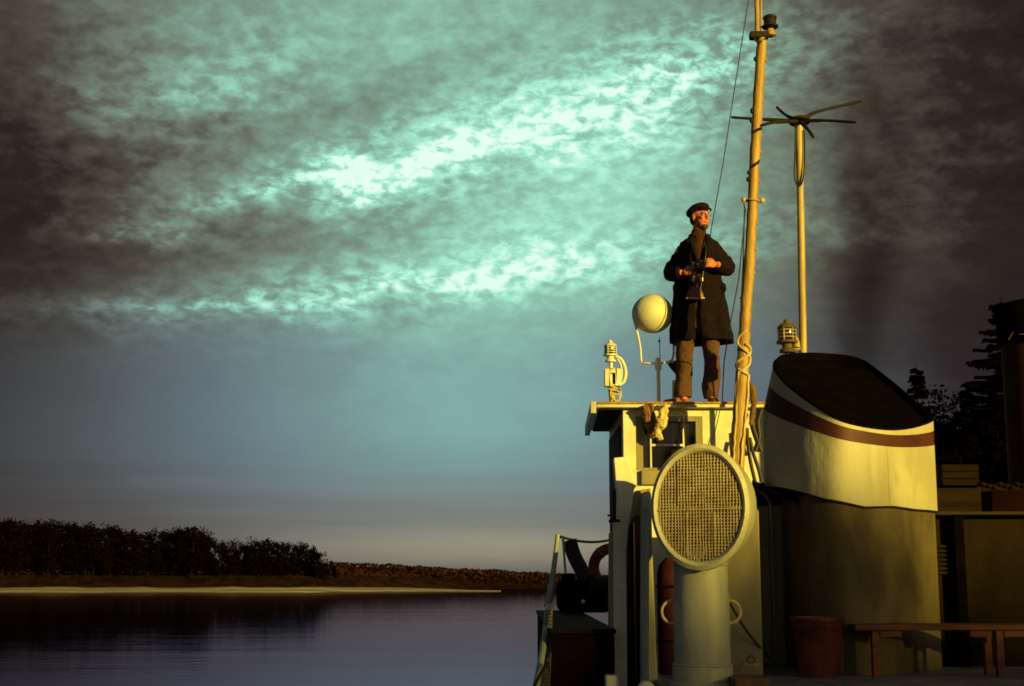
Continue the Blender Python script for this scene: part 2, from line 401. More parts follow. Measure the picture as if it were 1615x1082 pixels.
def place(k, px, topy, d, base, label=None, group=None, wide=1.0, rnd=random.Random(5)):
    o = protos[k] if k not in used else copy_tree(protos[k])
    used.add(k)
    g = P(px, 900, d); zt = Z(topy, d); s = (zt-base)/12.0
    o.location = (g.x, d, base); o.scale = (s*wide, s*wide, s); o.rotation_euler = (0, 0, rnd.uniform(0, 6.28))
    if label: o['label'] = label
    if group: o['group'] = group
    return o
tops = [(-60, 822), (0, 824), (60, 829), (110, 832), (150, 836), (200, 840), (240, 846), (265, 838), (300, 838), (330, 846), (345, 862), (375, 858), (400, 855), (440, 856), (470, 858), (490, 866), (510, 878), (530, 888)]
def topat(px):
    for (a, b), (c, d) in zip(tops, tops[1:]):
        if a <= px <= c: return b+(d-b)*(px-a)/(c-a)
    return 888
rnd = random.Random(3)
px = -55; i = 0
while px < 520:
    y = topat(px)
    place(i % 4, px, y+rnd.uniform(-6, 5), 396+rnd.uniform(-3, 6), 3.0, wide=rnd.uniform(.75, 1.25), rnd=rnd)
    place((i*3+1) % 4, px+rnd.uniform(4, 12), y+rnd.uniform(2, 12), 392+rnd.uniform(-2, 3), 2.9, wide=rnd.uniform(.8, 1.1), rnd=rnd)
    px += 14 if px < 340 else 12; i += 1
place(1, 302, 836, 389, 2.9, 'broad round-topped tree ending the tall stand on the far bank', wide=1.15, rnd=rnd)['group'] = 'tall trees on the far left bank'
# low brush below the stand and along the far shore to the right: one mass nobody could count
mb = MB(); rnd = random.Random(9)
for i in range(15000):
    px = rnd.uniform(-80, 1250)
    if px < 330 and rnd.random() < .4: continue
    d = rnd.uniform(393, 405) if px < 520 else rnd.uniform(455, 480)
    top = 890 if px < 520 else 886+(px-520)*.052+2.5*noise.noise(Vector((px*.03, 0, 0)))+1.5*noise.noise(Vector((px*.11, 3, 0)))
    if px < 520: top = 897+4*noise.noise(Vector((px*.03, 1, 0)))
    zt = Z(top, d); zb = 2.3 if px < 520 else .9
    g = P(px, 900, d); leafquad(mb, Vector((g.x, d, rnd.uniform(zb, max(zt, zb+.4)) if rnd.random() < .7 else zt-rnd.uniform(0, .8))), rnd.uniform(.3, .75), rnd)
a_ = []; b_ = []
for i in range(260):
    px = 480+i*3; d = 462; tp = 889+max(0, px-520)*.052+2.2*noise.noise(Vector((px*.03, 0, 0)))+1.8*noise.noise(Vector((px*.17, 3, 0)))
    g = P(px, 900, d); a_.append(Vector((g.x, d, .2))); b_.append(Vector((g.x, d+2, Z(tp+1.5, d))))
mb.loft([a_, b_, [q+Vector((0, 4, 0)) for q in b_], [q+Vector((0, 8, 0)) for q in a_]], cap=False, closed=False)
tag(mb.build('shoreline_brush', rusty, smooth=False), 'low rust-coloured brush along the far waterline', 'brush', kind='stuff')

# ------------------------------------------------------------------ near bank, right
ribs = []
for i in range(41):
    y = -160+i*11
    x0 = 11+ (0 if y < 60 else (y-60)*.05) + 1.2*math.sin(i*.9)
    ribs.append([Vector((x0-2, y, -.8)), Vector((x0, y, .1)), Vector((x0+2.5, y, 1.3)), Vector((x0+9, y, 2.6+.5*math.sin(i*1.7))), Vector((x0+25, y, 3.4)), Vector((x0+200, y, 5))])
terrain('near_bank', earth_m, ribs)
def spruce(h, wd, seed, gap=0.0):
    rnd = random.Random(seed); tr = MB(); nb = MB()
    tr.tube([(0, 0, -.5), (0, 0, h*.5), (0, 0, h)], [h*.016, h*.01, h*.001], 7)
    z = h*.12
    while z < h*.985:
        k = 1-(z/h); L0 = wd*.5*(k**.8)+.12
        for j in range(rnd.randint(7, 9)):
            if rnd.random() < gap: continue
            a = rnd.uniform(0, 6.283); L = L0*rnd.uniform(.55, 1.15)
            d = Vector((math.cos(a), math.sin(a), 0)); sd_ = Vector((-d.y, d.x, 0))
            z2 = z+rnd.uniform(-.012, .012)*h; pts = [Vector((0, 0, z2))+d*L*t+Vector((0, 0, -.32*L*t+.26*L*t*t)) for t in (0, .3, .6, 1)]
            tr.tube(pts, [.02, .015, .01, .004], 4)
            n = max(4, int(L*9))
            for q in range(n):
                t = (q+.5)/n; c = pts[0].lerp(pts[1], t/.3) if t < .3 else (pts[1].lerp(pts[2], (t-.3)/.3) if t < .6 else pts[2].lerp(pts[3], (t-.6)/.4))
                wl = (.14+.28*L*(1-t)**.7)*rnd.uniform(.6, 1.2)
                for sg in (-1, 1):
                    tip = c+sd_*sg*wl+d*wl*.5-Vector((0, 0, rnd.uniform(.02, .16)))
                    nb.add([c-d*.04, c+d*.10, tip, c-Vector((0, 0, .10))], [(0, 1, 2), (0, 2, 3)])
        z += h*rnd.uniform(.016, .03)
    return tr, nb
def put_spruce(px, topy, d, base, wd, seed, label, gap=0.0):
    g = P(px, 700, d); h = Z(topy, d)-base
    e = empty('spruce_tree', (g.x, d, base), label, 'tree', 'spruces on the near bank at right')
    a, b = spruce(h, wd, seed, gap)
    for mb_ in (a, b): mb_.v = [q+Vector((g.x, d, base)) for q in mb_.v]
    a.build('trunk', bark, e); b.build('crown', needle, e, smooth=False)
put_spruce(1450, 572, 46, 2.6, 2.6, 1, 'slim isolated spruce top just right of the funnel', .25)
put_spruce(1592, 468, 42, 2.6, 6.5, 2, 'largest spruce with wide drooping boughs behind the black stack')
put_spruce(1500, 660, 50, 2.6, 4.0, 3, 'short bushy spruce between the slim spruce and the largest one', .1)
put_spruce(1650, 520, 48, 2.6, 5.5, 4, 'spruce at the right edge behind the black stack')
put_spruce(1475, 655, 44, 2.6, 3.6, 6, 'low dense spruce directly behind the right edge of the funnel')
put_spruce(1528, 612, 50, 2.6, 4.4, 7, 'medium spruce with a crooked top left of the largest one', .1)
put_spruce(1545, 640, 56, 2.8, 4.2, 5, 'faint spruce farther back left of the largest one', .15)
# birch scrub between the spruces
e = empty('bare_birch', (X(1490, 52), 52, 2.6), 'thin nearly bare birch in the gap between the dark spruces', 'tree')
rnd = random.Random(21); tr = MB(); b0 = Vector((X(1490, 52), 52, 2.6)); h = Z(612, 52)-2.6; lf = MB()
tr.tube([b0, b0+Vector((.2, 0, h*.5)), b0+Vector((.1, 0, h))], [.10, .06, .01], 6)
for i in range(46):
    t = rnd.uniform(.25, .98); a = rnd.uniform(0, 6.28); L = (1.15-t)*2.6; s0 = b0+Vector((.15, 0, h*t)); e1 = s0+Vector((math.cos(a)*L, math.sin(a)*L, L*.7))
    tr.tube([s0, s0.lerp(e1, .5)+Vector((0, 0, -.1)), e1], [.025, .015, .004], 4)
    for q in range(26): leafquad(lf, s0.lerp(e1, rnd.uniform(.2, 1))+Vector((rnd.gauss(0, .16), rnd.gauss(0, .16), rnd.gauss(0, .16))), .10, rnd)
tr.build('trunk', bark, e); lf.build('crown', needle, e, smooth=False)
mb = MB(); rnd = random.Random(4)
for i in range(16000):
    y = rnd.uniform(38, 60); px = rnd.uniform(1440, 1900)
    top = 722+16*noise.noise(Vector((px*.03, 0, 0)))-max(0, min(100, px-1490))*.75
    z = Z(top+abs(rnd.gauss(0, 60)), y)
    if z < 1.5: z = rnd.uniform(1.8, 3)
    leafquad(mb, Vector((X(px, y), y, z)), rnd.uniform(.08, .24), rnd)
a_ = []; b_ = []
for i in range(120):
    px = 1440+i*4; top = 728+16*noise.noise(Vector((px*.03, 0, 0)))+9*noise.noise(Vector((px*.21, 0, 0)))-max(0, min(100, px-1490))*.7; a_.append(Vector((X(px, 58), 58, 1.5))); b_.append(Vector((X(px, 58), 59, Z(top, 58))))
mb.loft([a_, b_, [q+Vector((0, 3, 0)) for q in b_], [q+Vector((0, 5, 0)) for q in a_]], cap=False, closed=False)
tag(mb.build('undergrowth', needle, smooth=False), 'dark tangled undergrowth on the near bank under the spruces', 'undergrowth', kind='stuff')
# unseen trees added behind the camera, sized to shade the boat's lower parts
SH = Vector((sd.x, sd.y, 0)).normalized(); side = Vector((SH.y, -SH.x, 0))
# WOOD_BEGIN
rnd = random.Random(14); prot = None
for row, (t0, zt) in enumerate(((62, 13.2), (67, 13.9), (74, 14.8))):
    for j in range(-9, 10):
        c = Vector((2.5, 9, 0))+SH*(t0+rnd.uniform(-1, 1))+side*(j*3.6+rnd.uniform(-.8, .8)+row*1.2)
        if c.x < 14: continue
        if prot is None:
            o = prot = proto_tree('broadleaf_tree', 12, 7, 31, autumn, 'unseen leafy tree added on the near bank to shade the lower boat', 'shade trees added behind the boat', leaves=2000)
        else: o = copy_tree(prot)
        s = (zt+rnd.uniform(-.5, .4)-2.5)/12
        o.location = (c.x, c.y, 2.5); o.scale = (s*.95, s*.95, s); o.rotation_euler = (0, 0, rnd.uniform(0, 6.28))
# WOOD_END

# ------------------------------------------------------------------ the boat: hull and decks
hull_m = mat('hull_black', (.03, .025, .025), (.05, .04, .035), .5, scale=2, rust=.2)
outl = [(-.7, -9), (-.7, 6), (.3, 12), (1.6, 16.5), (2.9, 19.5), (4.2, 16.5), (5.5, 12), (5.8, 6), (5.8, -9), (4.8, -10.5), (.3, -10.5)]
mb = MB().loft([[Vector((2.55+(x-2.55)*.86, y*.97, -.9)) for x, y in outl], [Vector((2.55+(x-2.55)*.97, y, .6)) for x, y in outl], [Vector((x, y, 2.38)) for x, y in outl]])
hull = mb.build('boat_hull', hull_m, loc=(2.5, 5, 0)); tag(hull, 'dark riverboat hull under the decks', 'boat')
mb = MB().loft([[Vector((2.55+(x-2.55)*.985, y*.99, 2.384)) for x, y in outl], [Vector((2.55+(x-2.55)*.985, y*.99, 2.40)) for x, y in outl]])
tag(mb.build('lower_deck', deck_m, smooth=False), kind='structure')
UD = 3.40
mb = MB().box((X(1042, 8), 6.6, 2.41), (5.4, 14.9, UD))
tag(mb.build('upper_deck', deck_m, smooth=False, bevel=.02), kind='structure')

# ------------------------------------------------------------------ wheelhouse
WY = 12.9
def wx(px): return X(px, WY, 700)
def wz(py): return Z(py, WY)
wh = empty('wheelhouse', (wx(1100), WY+1, UD), 'cream wheelhouse with a flat overhanging roof the man stands on', 'wheelhouse')
RZ = wz(637)
xl, xr = wx(983), wx(1205); yb = 14.75
# aft wall built round the window opening
w0, w1 = wx(1003), wx(1108); wt, wb = wz(657), wz(742)
rz0 = wz(645)
mb = MB()
mb.box((xl, WY, UD), (w0, WY+.06, rz0)); mb.box((w1, WY, UD), (xr, WY+.06, rz0))
mb.box((w0, WY, wt), (w1, WY+.06, rz0)); mb.box((w0, WY, UD), (w1, WY+.06, wb))
mb.box((xl, WY+.06, UD), (xl+.05, yb, rz0)); mb.box((xr-.05, WY+.06, UD), (xr, yb, rz0)); mb.box((xl+.05, yb-.05, UD), (xr-.05, yb, rz0))
mb.build('wall', white, wh, smooth=False, bevel=.004)
def lean(m_):
    m_.v = [Vector((q_.x+(.055 if q_.y > 14 and q_.x < wx(1000) else 0), q_.y, q_.z)) for q_ in m_.v]; return m_
mb = MB().box((wx(940), WY-.10, rz0+.002), (xr+.25, yb+.15, RZ))
lean(mb).build('roof', white, wh, smooth=False, bevel=.012)
mb = MB().box((wx(931), WY-.104, rz0-.05), (wx(940)-.002, yb+.15, RZ+.01))
lean(mb).build('roof_fascia', white, wh, smooth=False, bevel=.006)
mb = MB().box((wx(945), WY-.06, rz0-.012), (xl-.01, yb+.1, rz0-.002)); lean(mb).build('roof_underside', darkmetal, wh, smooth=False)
mb = MB(); cpx = wx(968)
mb.box((X(966, yb), yb-.03, UD), (X(966, yb)+.05, yb+.03, rz0-.015)); mb.build('corner_post', white, wh, smooth=False, bevel=.005)
MB().box((xl-.012, WY+.25, UD+.05), (xl-.002, yb-.1, rz0-.12)).build('side_shade_sheet', darkmetal, wh, smooth=False)  # dark sheet over the side wall, its shade put into the colour
# window: deep dull frame, dark panes, slim white glazing bars
win = MB()
fw = wx(1014)-w0
win.box((w0+.002, WY+.005, wb), (w0+fw, WY+.10, wt)); win.box((w1-fw*.95, WY+.005, wb), (w1-.002, WY+.10, wt))
win.box((w0+fw, WY+.005, wt-fw*.7), (w1-fw*.95, WY+.10, wt-.002)); win.box((w0+fw, WY+.005, wb+.002), (w1-fw*.95, WY+.10, wb+fw*.4))
win = win.build('window', wall_m, wh, smooth=False, bevel=.004)
MB().box((w0+fw, WY+.07, wb+.02), (w1-fw*.9, WY+.078, wt-.02)).build('pane', glassdark, win, smooth=False)
g = MB(); gy = WY+.045
g.box((wx(1078), gy, wb+.02), (wx(1080.5), gy+.015, wt-.02)); g.box((wx(1026), gy, wb+.02), (wx(1028.5), gy+.015, wz(690)))
g.box((wx(1028.6), gy, wz(703)), (wx(1077.9), gy+.015, wz(699.5))); g.build('glazing_bar', white, win, smooth=False)
MB().box((wx(1010), WY-.05, wz(765)), (wx(1045), WY-.002, wz(742))).build('window_sill', wall_m, wh, smooth=False, bevel=.008)
# lip along the roof edge
MB().tube([(wx(942), WY-.106, RZ-.004), (xr+.24, WY-.106, RZ-.004)], .012, 8).build('roof_edge_bead', mast_m, wh)

# curved white bulwark plates and posts beside the ladder opening (left of the ventilator)
D1 = 8.6
lg = empty('ladder_arch', (X(1000, D1), D1, 2.4), 'peeling white twin-post arch at the head of the ladder left of the ventilator', 'ladder arch')
def pp(px, py, d=D1): return P(px, py, d)
def slab(mb, quad, th, d=D1):
    a = [pp(x, y, d) for x, y in quad]; b = [q+Vector((0, th, 0)) for q in a]; n = len(a)
    mb.add(a+b, [tuple(range(n))[::-1], tuple(range(n, 2*n))]+[(i, (i+1) % n, n+(i+1) % n, n+i) for i in range(n)])
    return mb
mb = slab(MB(), [(973, 768), (1001, 766), (997, 800), (991, 830), (988, 870), (990, 1150), (968, 1150), (966, 850)], .07)
mb.build('left_post', white, lg, smooth=False, bevel=.008)
slab(MB(), [(962.5, 840), (965.6, 838), (967.5, 1150), (961, 1150)], .16).build('left_post_flange', wall_m, lg, smooth=False, bevel=.004)
slab(MB(), [(968, 722), (989, 720), (1004, 766), (1001, 771), (972, 770)], .12).build('sloping_plate', white, lg, smooth=False, bevel=.006)
slab(MB(), [(1003, 774), (1026, 770), (1027, 816), (1010, 815), (1003, 812), (997, 818), (992.5, 832), (994, 812), (1001, 775)], .05, D1+.02).build('arch_plate', wall_m, lg, smooth=False, bevel=.004)
slab(MB(), [(1011, 784), (1027, 772), (1029, 860), (1033, 960), (1040, 1150), (1011, 1150)], .05, D1-.03).build('right_post', green_white, lg, smooth=False, bevel=.01)
MB().tube([pp(1017, 800, D1-.09), pp(1017, 900, D1-.09), pp(1016, 1150, D1-.09)], .026, 12).build('hand_pipe', teal_white, lg)
h = MB().tube([pp(960, 822, D1-.1), pp(978, 821, D1-.1)], .009, 8); h.tube([pp(958, 813, D1-.1), pp(964, 813, D1-.1)], .006, 8); h.tube([pp(969, 775, D1-.02), pp(969, 822, D1-.1)], .011, 8)
h.build('door_hook', darkmetal, lg)
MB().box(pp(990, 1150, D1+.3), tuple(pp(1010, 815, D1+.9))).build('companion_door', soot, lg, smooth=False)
MB().box((X(998, D1+.29), D1+.27, 2.4), (X(1000, D1+.29), D1+.29, Z(825, D1+.3))).build('door_batten', darkmetal, lg, smooth=False)

# small white junction box, foot of the left post
e = MB().box(pp(956, 1120, 8.3), tuple(pp(974, 1063, 8.42))); tag(e.build('junction_box', white, loc=tuple(pp(965, 1120, 8.35)), smooth=False, bevel=.008), 'small pale box at the foot of the left ladder post', 'box')
# polished lamp at the bottom edge
e = empty('deck_lamp', tuple(pp(1020, 1120, 7.6)), 'small dome lamp catching the sun at the bottom edge beside the ventilator', 'lamp')
MB().ball(tuple(pp(1019, 1089, 7.6)), .05, 20, 12).build('glass_dome', mat('milk_glass', (.75, .72, .6), None, .12), e)
MB().lathe([(.055, 0), (.055, .07), (.05, .075)], tuple(pp(1019, 1115, 7.6))).build('base', darkmetal, e)

# red locker pipe behind the ventilator
e = empty('fire_cylinder', (X(1058, 9.0), 9.0, UD), 'tall dark red cylinder standing behind the ventilator pipe', 'cylinder')
cz = Z(885, 9.0)
MB().lathe([(.09, 0), (.095, .02), (.095, cz-UD-.08), (.08, cz-UD-.02), (.04, cz-UD+.02)], (X(1058, 9.0), 9.0, UD), n=28).build('body', redpaint, e)
MB().torus((X(1058, 9.0), 9.0, Z(925, 9)), .097, .008, (0, 0, 1)).build('strap', darkmetal, e)
MB().torus((X(1058, 9.0), 9.0, Z(1010, 9)), .097, .008, (0, 0, 1)).build('strap', darkmetal, e)

# ------------------------------------------------------------------ cowl ventilator
VY = 8.0
vx = X(1107, VY, 1000); vt = empty('cowl_ventilator', (vx, VY, UD), 'dull cream cowl ventilator with a mesh screened mouth and ring handles', 'ventilator')
pr = 44*VY/F
vz = Z(905, VY)
MB().lathe([(pr*1.18, 0), (pr*1.18, .02), (pr*1.05, .03), (pr*1.05, .10), (pr*1.02, .115), (pr*.985, .12), (pr*.99, .5), (pr*.955, vz-UD-.1), (pr*.955, vz-UD+.12)], (vx, VY, UD), n=40).build('pipe', green_white, vt)
OV = .79; fa = R(20); fd = Vector((-math.sin(fa), -math.cos(fa), .04)).normalized()
mc = P(1103.5, 799, 7.80)                         # centre of the mouth
MR = 99*7.8/F
q = fd.to_track_quat('Z', 'Y').to_matrix()
hood = MB(); rings = []
n = 40; base_c = Vector((vx, VY, vz+.04))
ctrl = [(base_c, Vector((0, 0, 1)), pr*.96, 1), (base_c+Vector((0, 0, .10)), Vector((0, 0, 1)), pr*1.06, 1),
        (base_c+Vector((.01, 0, .20))-fd*.05, (Vector((0, 0, 1.0))+fd*.6).normalized(), pr*1.4, 1), (mc-fd*.20+Vector((.0, 0, -.01)), (fd+Vector((0, 0, .35))).normalized(), MR*.92, .86),
        (mc-fd*.07, fd, MR*.97, .83), (mc-fd*.012, fd, MR*.985, OV)]
for c, ax, r, ov in ctrl:
    u = Vector((math.cos(fa), -math.sin(fa), 0)); v = ax.cross(u).normalized()
    rings.append([c+(u*math.cos(2*math.pi*k/n)*ov+v*math.sin(2*math.pi*k/n))*r for k in range(n)])
fine = []
for i in range(len(rings)-1):
    for j in range(5):
        g = lambda k: rings[max(0, min(len(rings)-1, k))]
        t = j/5; rg = []
        for k in range(n):
            a, b, c, d = g(i-1)[k], g(i)[k], g(i+1)[k], g(i+2)[k]
            rg.append(.5*((2*b)+(c-a)*t+(2*a-5*b+4*c-d)*t*t+(3*b-a-3*c+d)*t**3))
        fine.append(rg)
fine.append(rings[-1])
hood.loft(fine, cap=False)
ho = hood.build('hood', green_white, vt); sm = ho.modifiers.new('thickness', 'SOLIDIFY'); sm.thickness = .008; sm.offset = -1
GI = MR*.86
UU = Vector((math.cos(fa), -math.sin(fa), 0))
def squash(mb):
    mb.v = [q_-UU*((q_-mc).dot(UU))*(1-OV) for q_ in mb.v]; return mb
squash(MB().lathe([(GI, -.05), (GI, 0.0), (GI+.012, .016), (MR*.93, .022), (MR, .006), (MR*1.01, -.012), (MR*.99, -.02)], mc, fd, 56, cap=False)).build('rim', mat('ventilator_rim_paint', (.56, .55, .42), (.44, .43, .32), .5, scale=8, bump=.3, rust=.12), vt)
squash(MB().lathe([(GI*.98, -.055), (GI*.97, -.06)], mc, fd, 40)).build('throat_shade_disc', mat('throat_shadow_paint', (.020, .006, .004), (.012, .004, .003), .95, spec=.0), vt)  # added dark disc; the shade inside the hood is put into its colour
gr = MB(); pitch = .0215; pv = .0174
U = q @ Vector((1, 0, 0)); V = q @ Vector((0, 1, 0))
# make U horizontal, V up
U = Vector((math.cos(fa), -math.sin(fa), 0)); V = U.cross(fd)*-1
if V.z < 0: V = -V
def bar(mb, a, b, wv, th):
    dv = (b-a).normalized(); sv = dv.cross(fd).normalized()*wv/2; tv = fd*th/2
    vs = [a-sv-tv, a+sv-tv, a+sv+tv, a-sv+tv, b-sv-tv, b+sv-tv, b+sv+tv, b-sv+tv]
    mb.add(vs, [(0, 1, 2, 3), (7, 6, 5, 4), (0, 4, 5, 1), (1, 5, 6, 2), (2, 6, 7, 3), (3, 7, 4, 0)])
k = -16
rg = random.Random(2)
for k in range(-20, 21):
  for vert in (0, 1):
    o = k*(pitch if vert else pv)+rg.uniform(-.001, .001)
    if abs(o) < GI*.995:
        l = math.sqrt(GI**2-o**2); c = mc+fd*.004
        wv = .0078 if vert else .0058
        pts = [c+U*(o+.0016*math.sin(t*1.3+k)+.0012*math.sin(t*2.5+k))+V*(l*t/6) for t in range(-6, 7)] if vert else [c-fd*.004+V*(o+.0016*math.sin(t*1.1+k*2)+.001*math.sin(t*2.1+k*2))+U*(l*t/6) for t in range(-6, 7)]
        for a, b in zip(pts, pts[1:]): bar(gr, a, b, wv, .003)
squash(gr).build('mesh_screen', mat('mesh_wire', (.56, .46, .30), (.40, .31, .19), .6, scale=12), vt, smooth=False)
g2 = MB()
bar(g2, mc+fd*.010-U*GI*.99-V*.018, mc+fd*.010+U*GI*.99-V*.012, .007, .004)
l = math.sqrt(GI**2-(.24*GI)**2) if 0 else GI*.86
bar(g2, mc+fd*.010-U*GI*.50+V*GI*.02, mc+fd*.010-U*GI*.50+V*l, .004, .004)
bar(g2, mc+fd*.010-U*GI*.30-V*.03, mc+fd*.010-U*GI*.30-V*GI*.9, .004, .004)
bar(g2, mc+fd*.010+U*GI*.35-V*.03, mc+fd*.010+U*GI*.35-V*GI*.9, .004, .004)
squash(g2).build('screen_stay', mat('stay_wire', (.5, .42, .2), None, .5), vt, smooth=False)
for cxp, sgn in ((1061, -1), (1150, 1)):
    hb = P(cxp, 965, VY); MB().torus(tuple(hb+Vector((0, 0, 0))), .062, .0085, (0.12*sgn, 1, 0), 30, 8).build('ring_handle', canvas_m, vt)
MB().torus((vx, VY, UD+.118), pr*1.005, .008, (0, 0, 1), 40, 8).build('collar', green_white, vt)

# ------------------------------------------------------------------ funnel
plan_px = [(1220, 577), (1236, 600), (1262, 622), (1292, 643), (1325, 661), (1362, 671), (1405, 676), (1442, 672), (1471, 661), (1462, 650), (1438, 628), (1405, 600), (1368, 572), (1345, 563), (1315, 559), (1275, 557), (1240, 559), (1226, 566)]
fb, fc, fz0, fxc, fyc = -.36, .51, 1.23, 2.24, 9.5
rim = []
for px, py in plan_px:
    r = ray(px, py); r = r/r.y
    d = (fz0-fb*fxc-fc*fyc)/(r.z-fb*r.x-fc); rim.append(Vector((r.x*d, d, r.z*d)))
rim = cr(rim, 6, True)
def fz(bx, cy, z0): return lambda p: z0+bx*(p.x-fxc)+cy*(p.y-fyc)
def solve3(L, N, R_):
    b = (R_-L)/1.1; z0 = (L+R_)/2; c = (N-z0-.2*b)/-.5; return fz(b, c, z0)
top = lambda p: fz0+fb*(p.x-fxc)+fc*(p.y-fyc)
red_t = solve3(1.285, .868, .955); red_b = solve3(1.12, .795, .862)
def bot(p):
    xs = [(1.5, .68), (1.72, .60), (1.98, .475), (2.2, .425), (2.41, .435), (2.6, .425), (3.0, .43)]
    for (a, b), (c, d) in zip(xs, xs[1:]):
        if a <= p.x <= c: return b+(d-b)*(p.x-a)/(c-a)
    return .6
def fring(fn, inset=0.0):
    out = []; ctr = sum(rim, Vector())/len(rim)
    for p in rim:
        z = fn(p); tz = top(p); fl = max(0, tz-z)
        dirn = Vector((p.x-ctr.x, p.y-ctr.y, 0)); dl = dirn.length
        leftw = max(0, -dirn.x/dl)
        k = 1-inset/dl
        out.append(Vector((ctr.x+dirn.x*k-leftw*.085*min(1, fl/.35), ctr.y+dirn.y*k, EYE+z)))
    return out
fn_ = empty('funnel', (2.3, 9.6, EYE+.42), 'squat cream ship funnel with slanted sooty top and a red band', 'funnel')
eps = lambda f, e: (lambda p: f(p)+e)
rim_white = MB().loft([fring(red_t), fring(eps(red_t, .03)), fring(top)], cap=False).build('top_band', cream, fn_)
MB().loft([fring(red_b), fring(lambda p: (red_b(p)+red_t(p))/2), fring(red_t)], cap=False).build('red_band', red_stripe, fn_)
mids = [(lambda t: (lambda p: bot(p)*(1-t)+red_b(p)*t))(t) for t in (0, .2, .4, .6, .8, 1)]
MB().loft([fring(m) for m in mids], cap=False).build('body', cream, fn_)
MB().loft([fring(eps(top, -.012), -.004), fring(eps(top, .004), -.004), fring(eps(top, .004), .010), fring(eps(top, -.2), .02), fring(lambda p: .5, .02)], cap=False).build('sooty_lining', soot, fn_)
ctr = sum(rim, Vector())/len(rim); r_ = fring(eps(top, -.045), .016)
MB().add(r_, [tuple(range(len(r_)))]).build('inner_plate', soot, fn_, smooth=False)
# vertical seam
seam = MB(); pk = min(rim, key=lambda p: abs(p.x-X(1402, 9.05))+(p.y > 9.5)*10)
seam.box((pk.x-.004, pk.y-.004, EYE+bot(pk)), (pk.x+.004, pk.y+.004, EYE+red_b(pk))); seam.build('seam', cream, fn_, smooth=False)

# ------------------------------------------------------------------ engine casing
ec = empty('engine_casing', (2.9, 10, UD), 'drab steel engine casing with a rounded trunk under the funnel', 'engine casing')
CT = EYE+.42
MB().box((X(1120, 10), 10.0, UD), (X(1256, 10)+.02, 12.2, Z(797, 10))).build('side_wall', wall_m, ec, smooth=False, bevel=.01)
MB().box((X(1125, 8.8), 8.8, UD), (X(1197, 8.8), 9.995, Z(803, 8.8))).build('side_cabinet', wall_m, ec, smooth=False, bevel=.012)
MB().box((X(1150, 10.6), 10.55, Z(800, 10)), (X(1300, 10.6), 10.6, Z(762, 10.6))).build('dark_gap_panel', soot, ec, smooth=False)  # added black panel, painting the gap under the cover dark
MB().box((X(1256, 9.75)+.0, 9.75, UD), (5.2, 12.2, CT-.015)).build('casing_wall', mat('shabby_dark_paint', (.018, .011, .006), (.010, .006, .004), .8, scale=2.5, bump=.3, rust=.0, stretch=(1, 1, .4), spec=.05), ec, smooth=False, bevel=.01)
xcl = X(1262, 9.2); trk = lambda fn, ins: [Vector((max(q.x, xcl), q.y, fn(q))) for q in fring(bot, ins)]
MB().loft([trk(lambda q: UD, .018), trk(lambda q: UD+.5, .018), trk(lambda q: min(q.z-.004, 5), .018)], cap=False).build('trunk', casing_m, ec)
MB().tube([Vector((q.x, q.y, q.z-.006)) for q in fring(bot, .004)+fring(bot, .004)[:1]], .007, 6).build('joint_bead', darkmetal, ec)
MB().box((X(1300, 9.62), 9.62, CT-.014), (5.25, 9.75, CT+.006)).build('cover_plate', darkmetal, ec, smooth=False)
slabm = MB()
a = [P(1186, 757, 9.6), P(1200, 762, 9.3), P(1258, 792, 9.2), P(1290, 799, 9.1), P(1290, 799, 10.3), P(1186, 770, 10.6)]
b = [q+Vector((0, 0, -.02)) for q in a]; slabm.add(a+b, [(0, 1, 2, 3, 4, 5), (11, 10, 9, 8, 7, 6)]+[(i, (i+1) % 6, 6+(i+1) % 6, 6+i) for i in range(6)])
slabm.build('sloping_cover', darkmetal, ec, smooth=False)
MB().box((X(1256, 9.72), 9.66, UD), (X(1270, 9.72), 9.745, CT-.02)).build('post', soot, ec, smooth=False, bevel=.006)
MB().box((X(1500, 9.7), 9.66, UD), (X(1516, 9.7), 9.745, CT-.02)).build('post', soot, ec, smooth=False, bevel=.006)
lv = MB()
for i in range(7):
    z = Z(862+i*7, 9.7); lv.box((X(1468, 9.7), 9.715, z), (X(1498, 9.7), 9.745, z+.012), Matrix.Rotation(R(25), 3, 'X'))
lv.build('louvre', darkmetal, ec, smooth=False)
for (x0, y0, x1, y1) in ((1306, 846, 1310, 868), (1315.5, 943, 1318.5, 967)):
    MB().tube([P(x0, y0, 9.33), P(x1, y1, 9.31)], .008, 8).build('cleat', canvas_m, ec)
# conduit down the side wall
e = MB().tube(cr([P(1186, 771, 9.9), P(1200, 776, 9.9), P(1211, 786, 9.9), P(1216, 805, 9.9), P(1219, 900, 9.9), P(1223, 1035, 9.9)], 8), .011, 10)
tag(e.build('conduit', wall_m, loc=tuple(P(1223, 1035, 9.9))), 'thin bent pipe running down the deckhouse wall right of the ventilator', 'pipe')
e = MB().tube(cr([P(1139, 925, 8.6), P(1148, 945, 8.65), P(1163, 972, 8.7), P(1185, 1005, 8.75), P(1222, 1048, 8.9)], 6), .007, 8)
tag(e.build('slack_rope', blackrubber, loc=tuple(P(1222, 1048, 8.9))), 'dark slack rope slanting down from behind the ventilator pipe', 'rope')
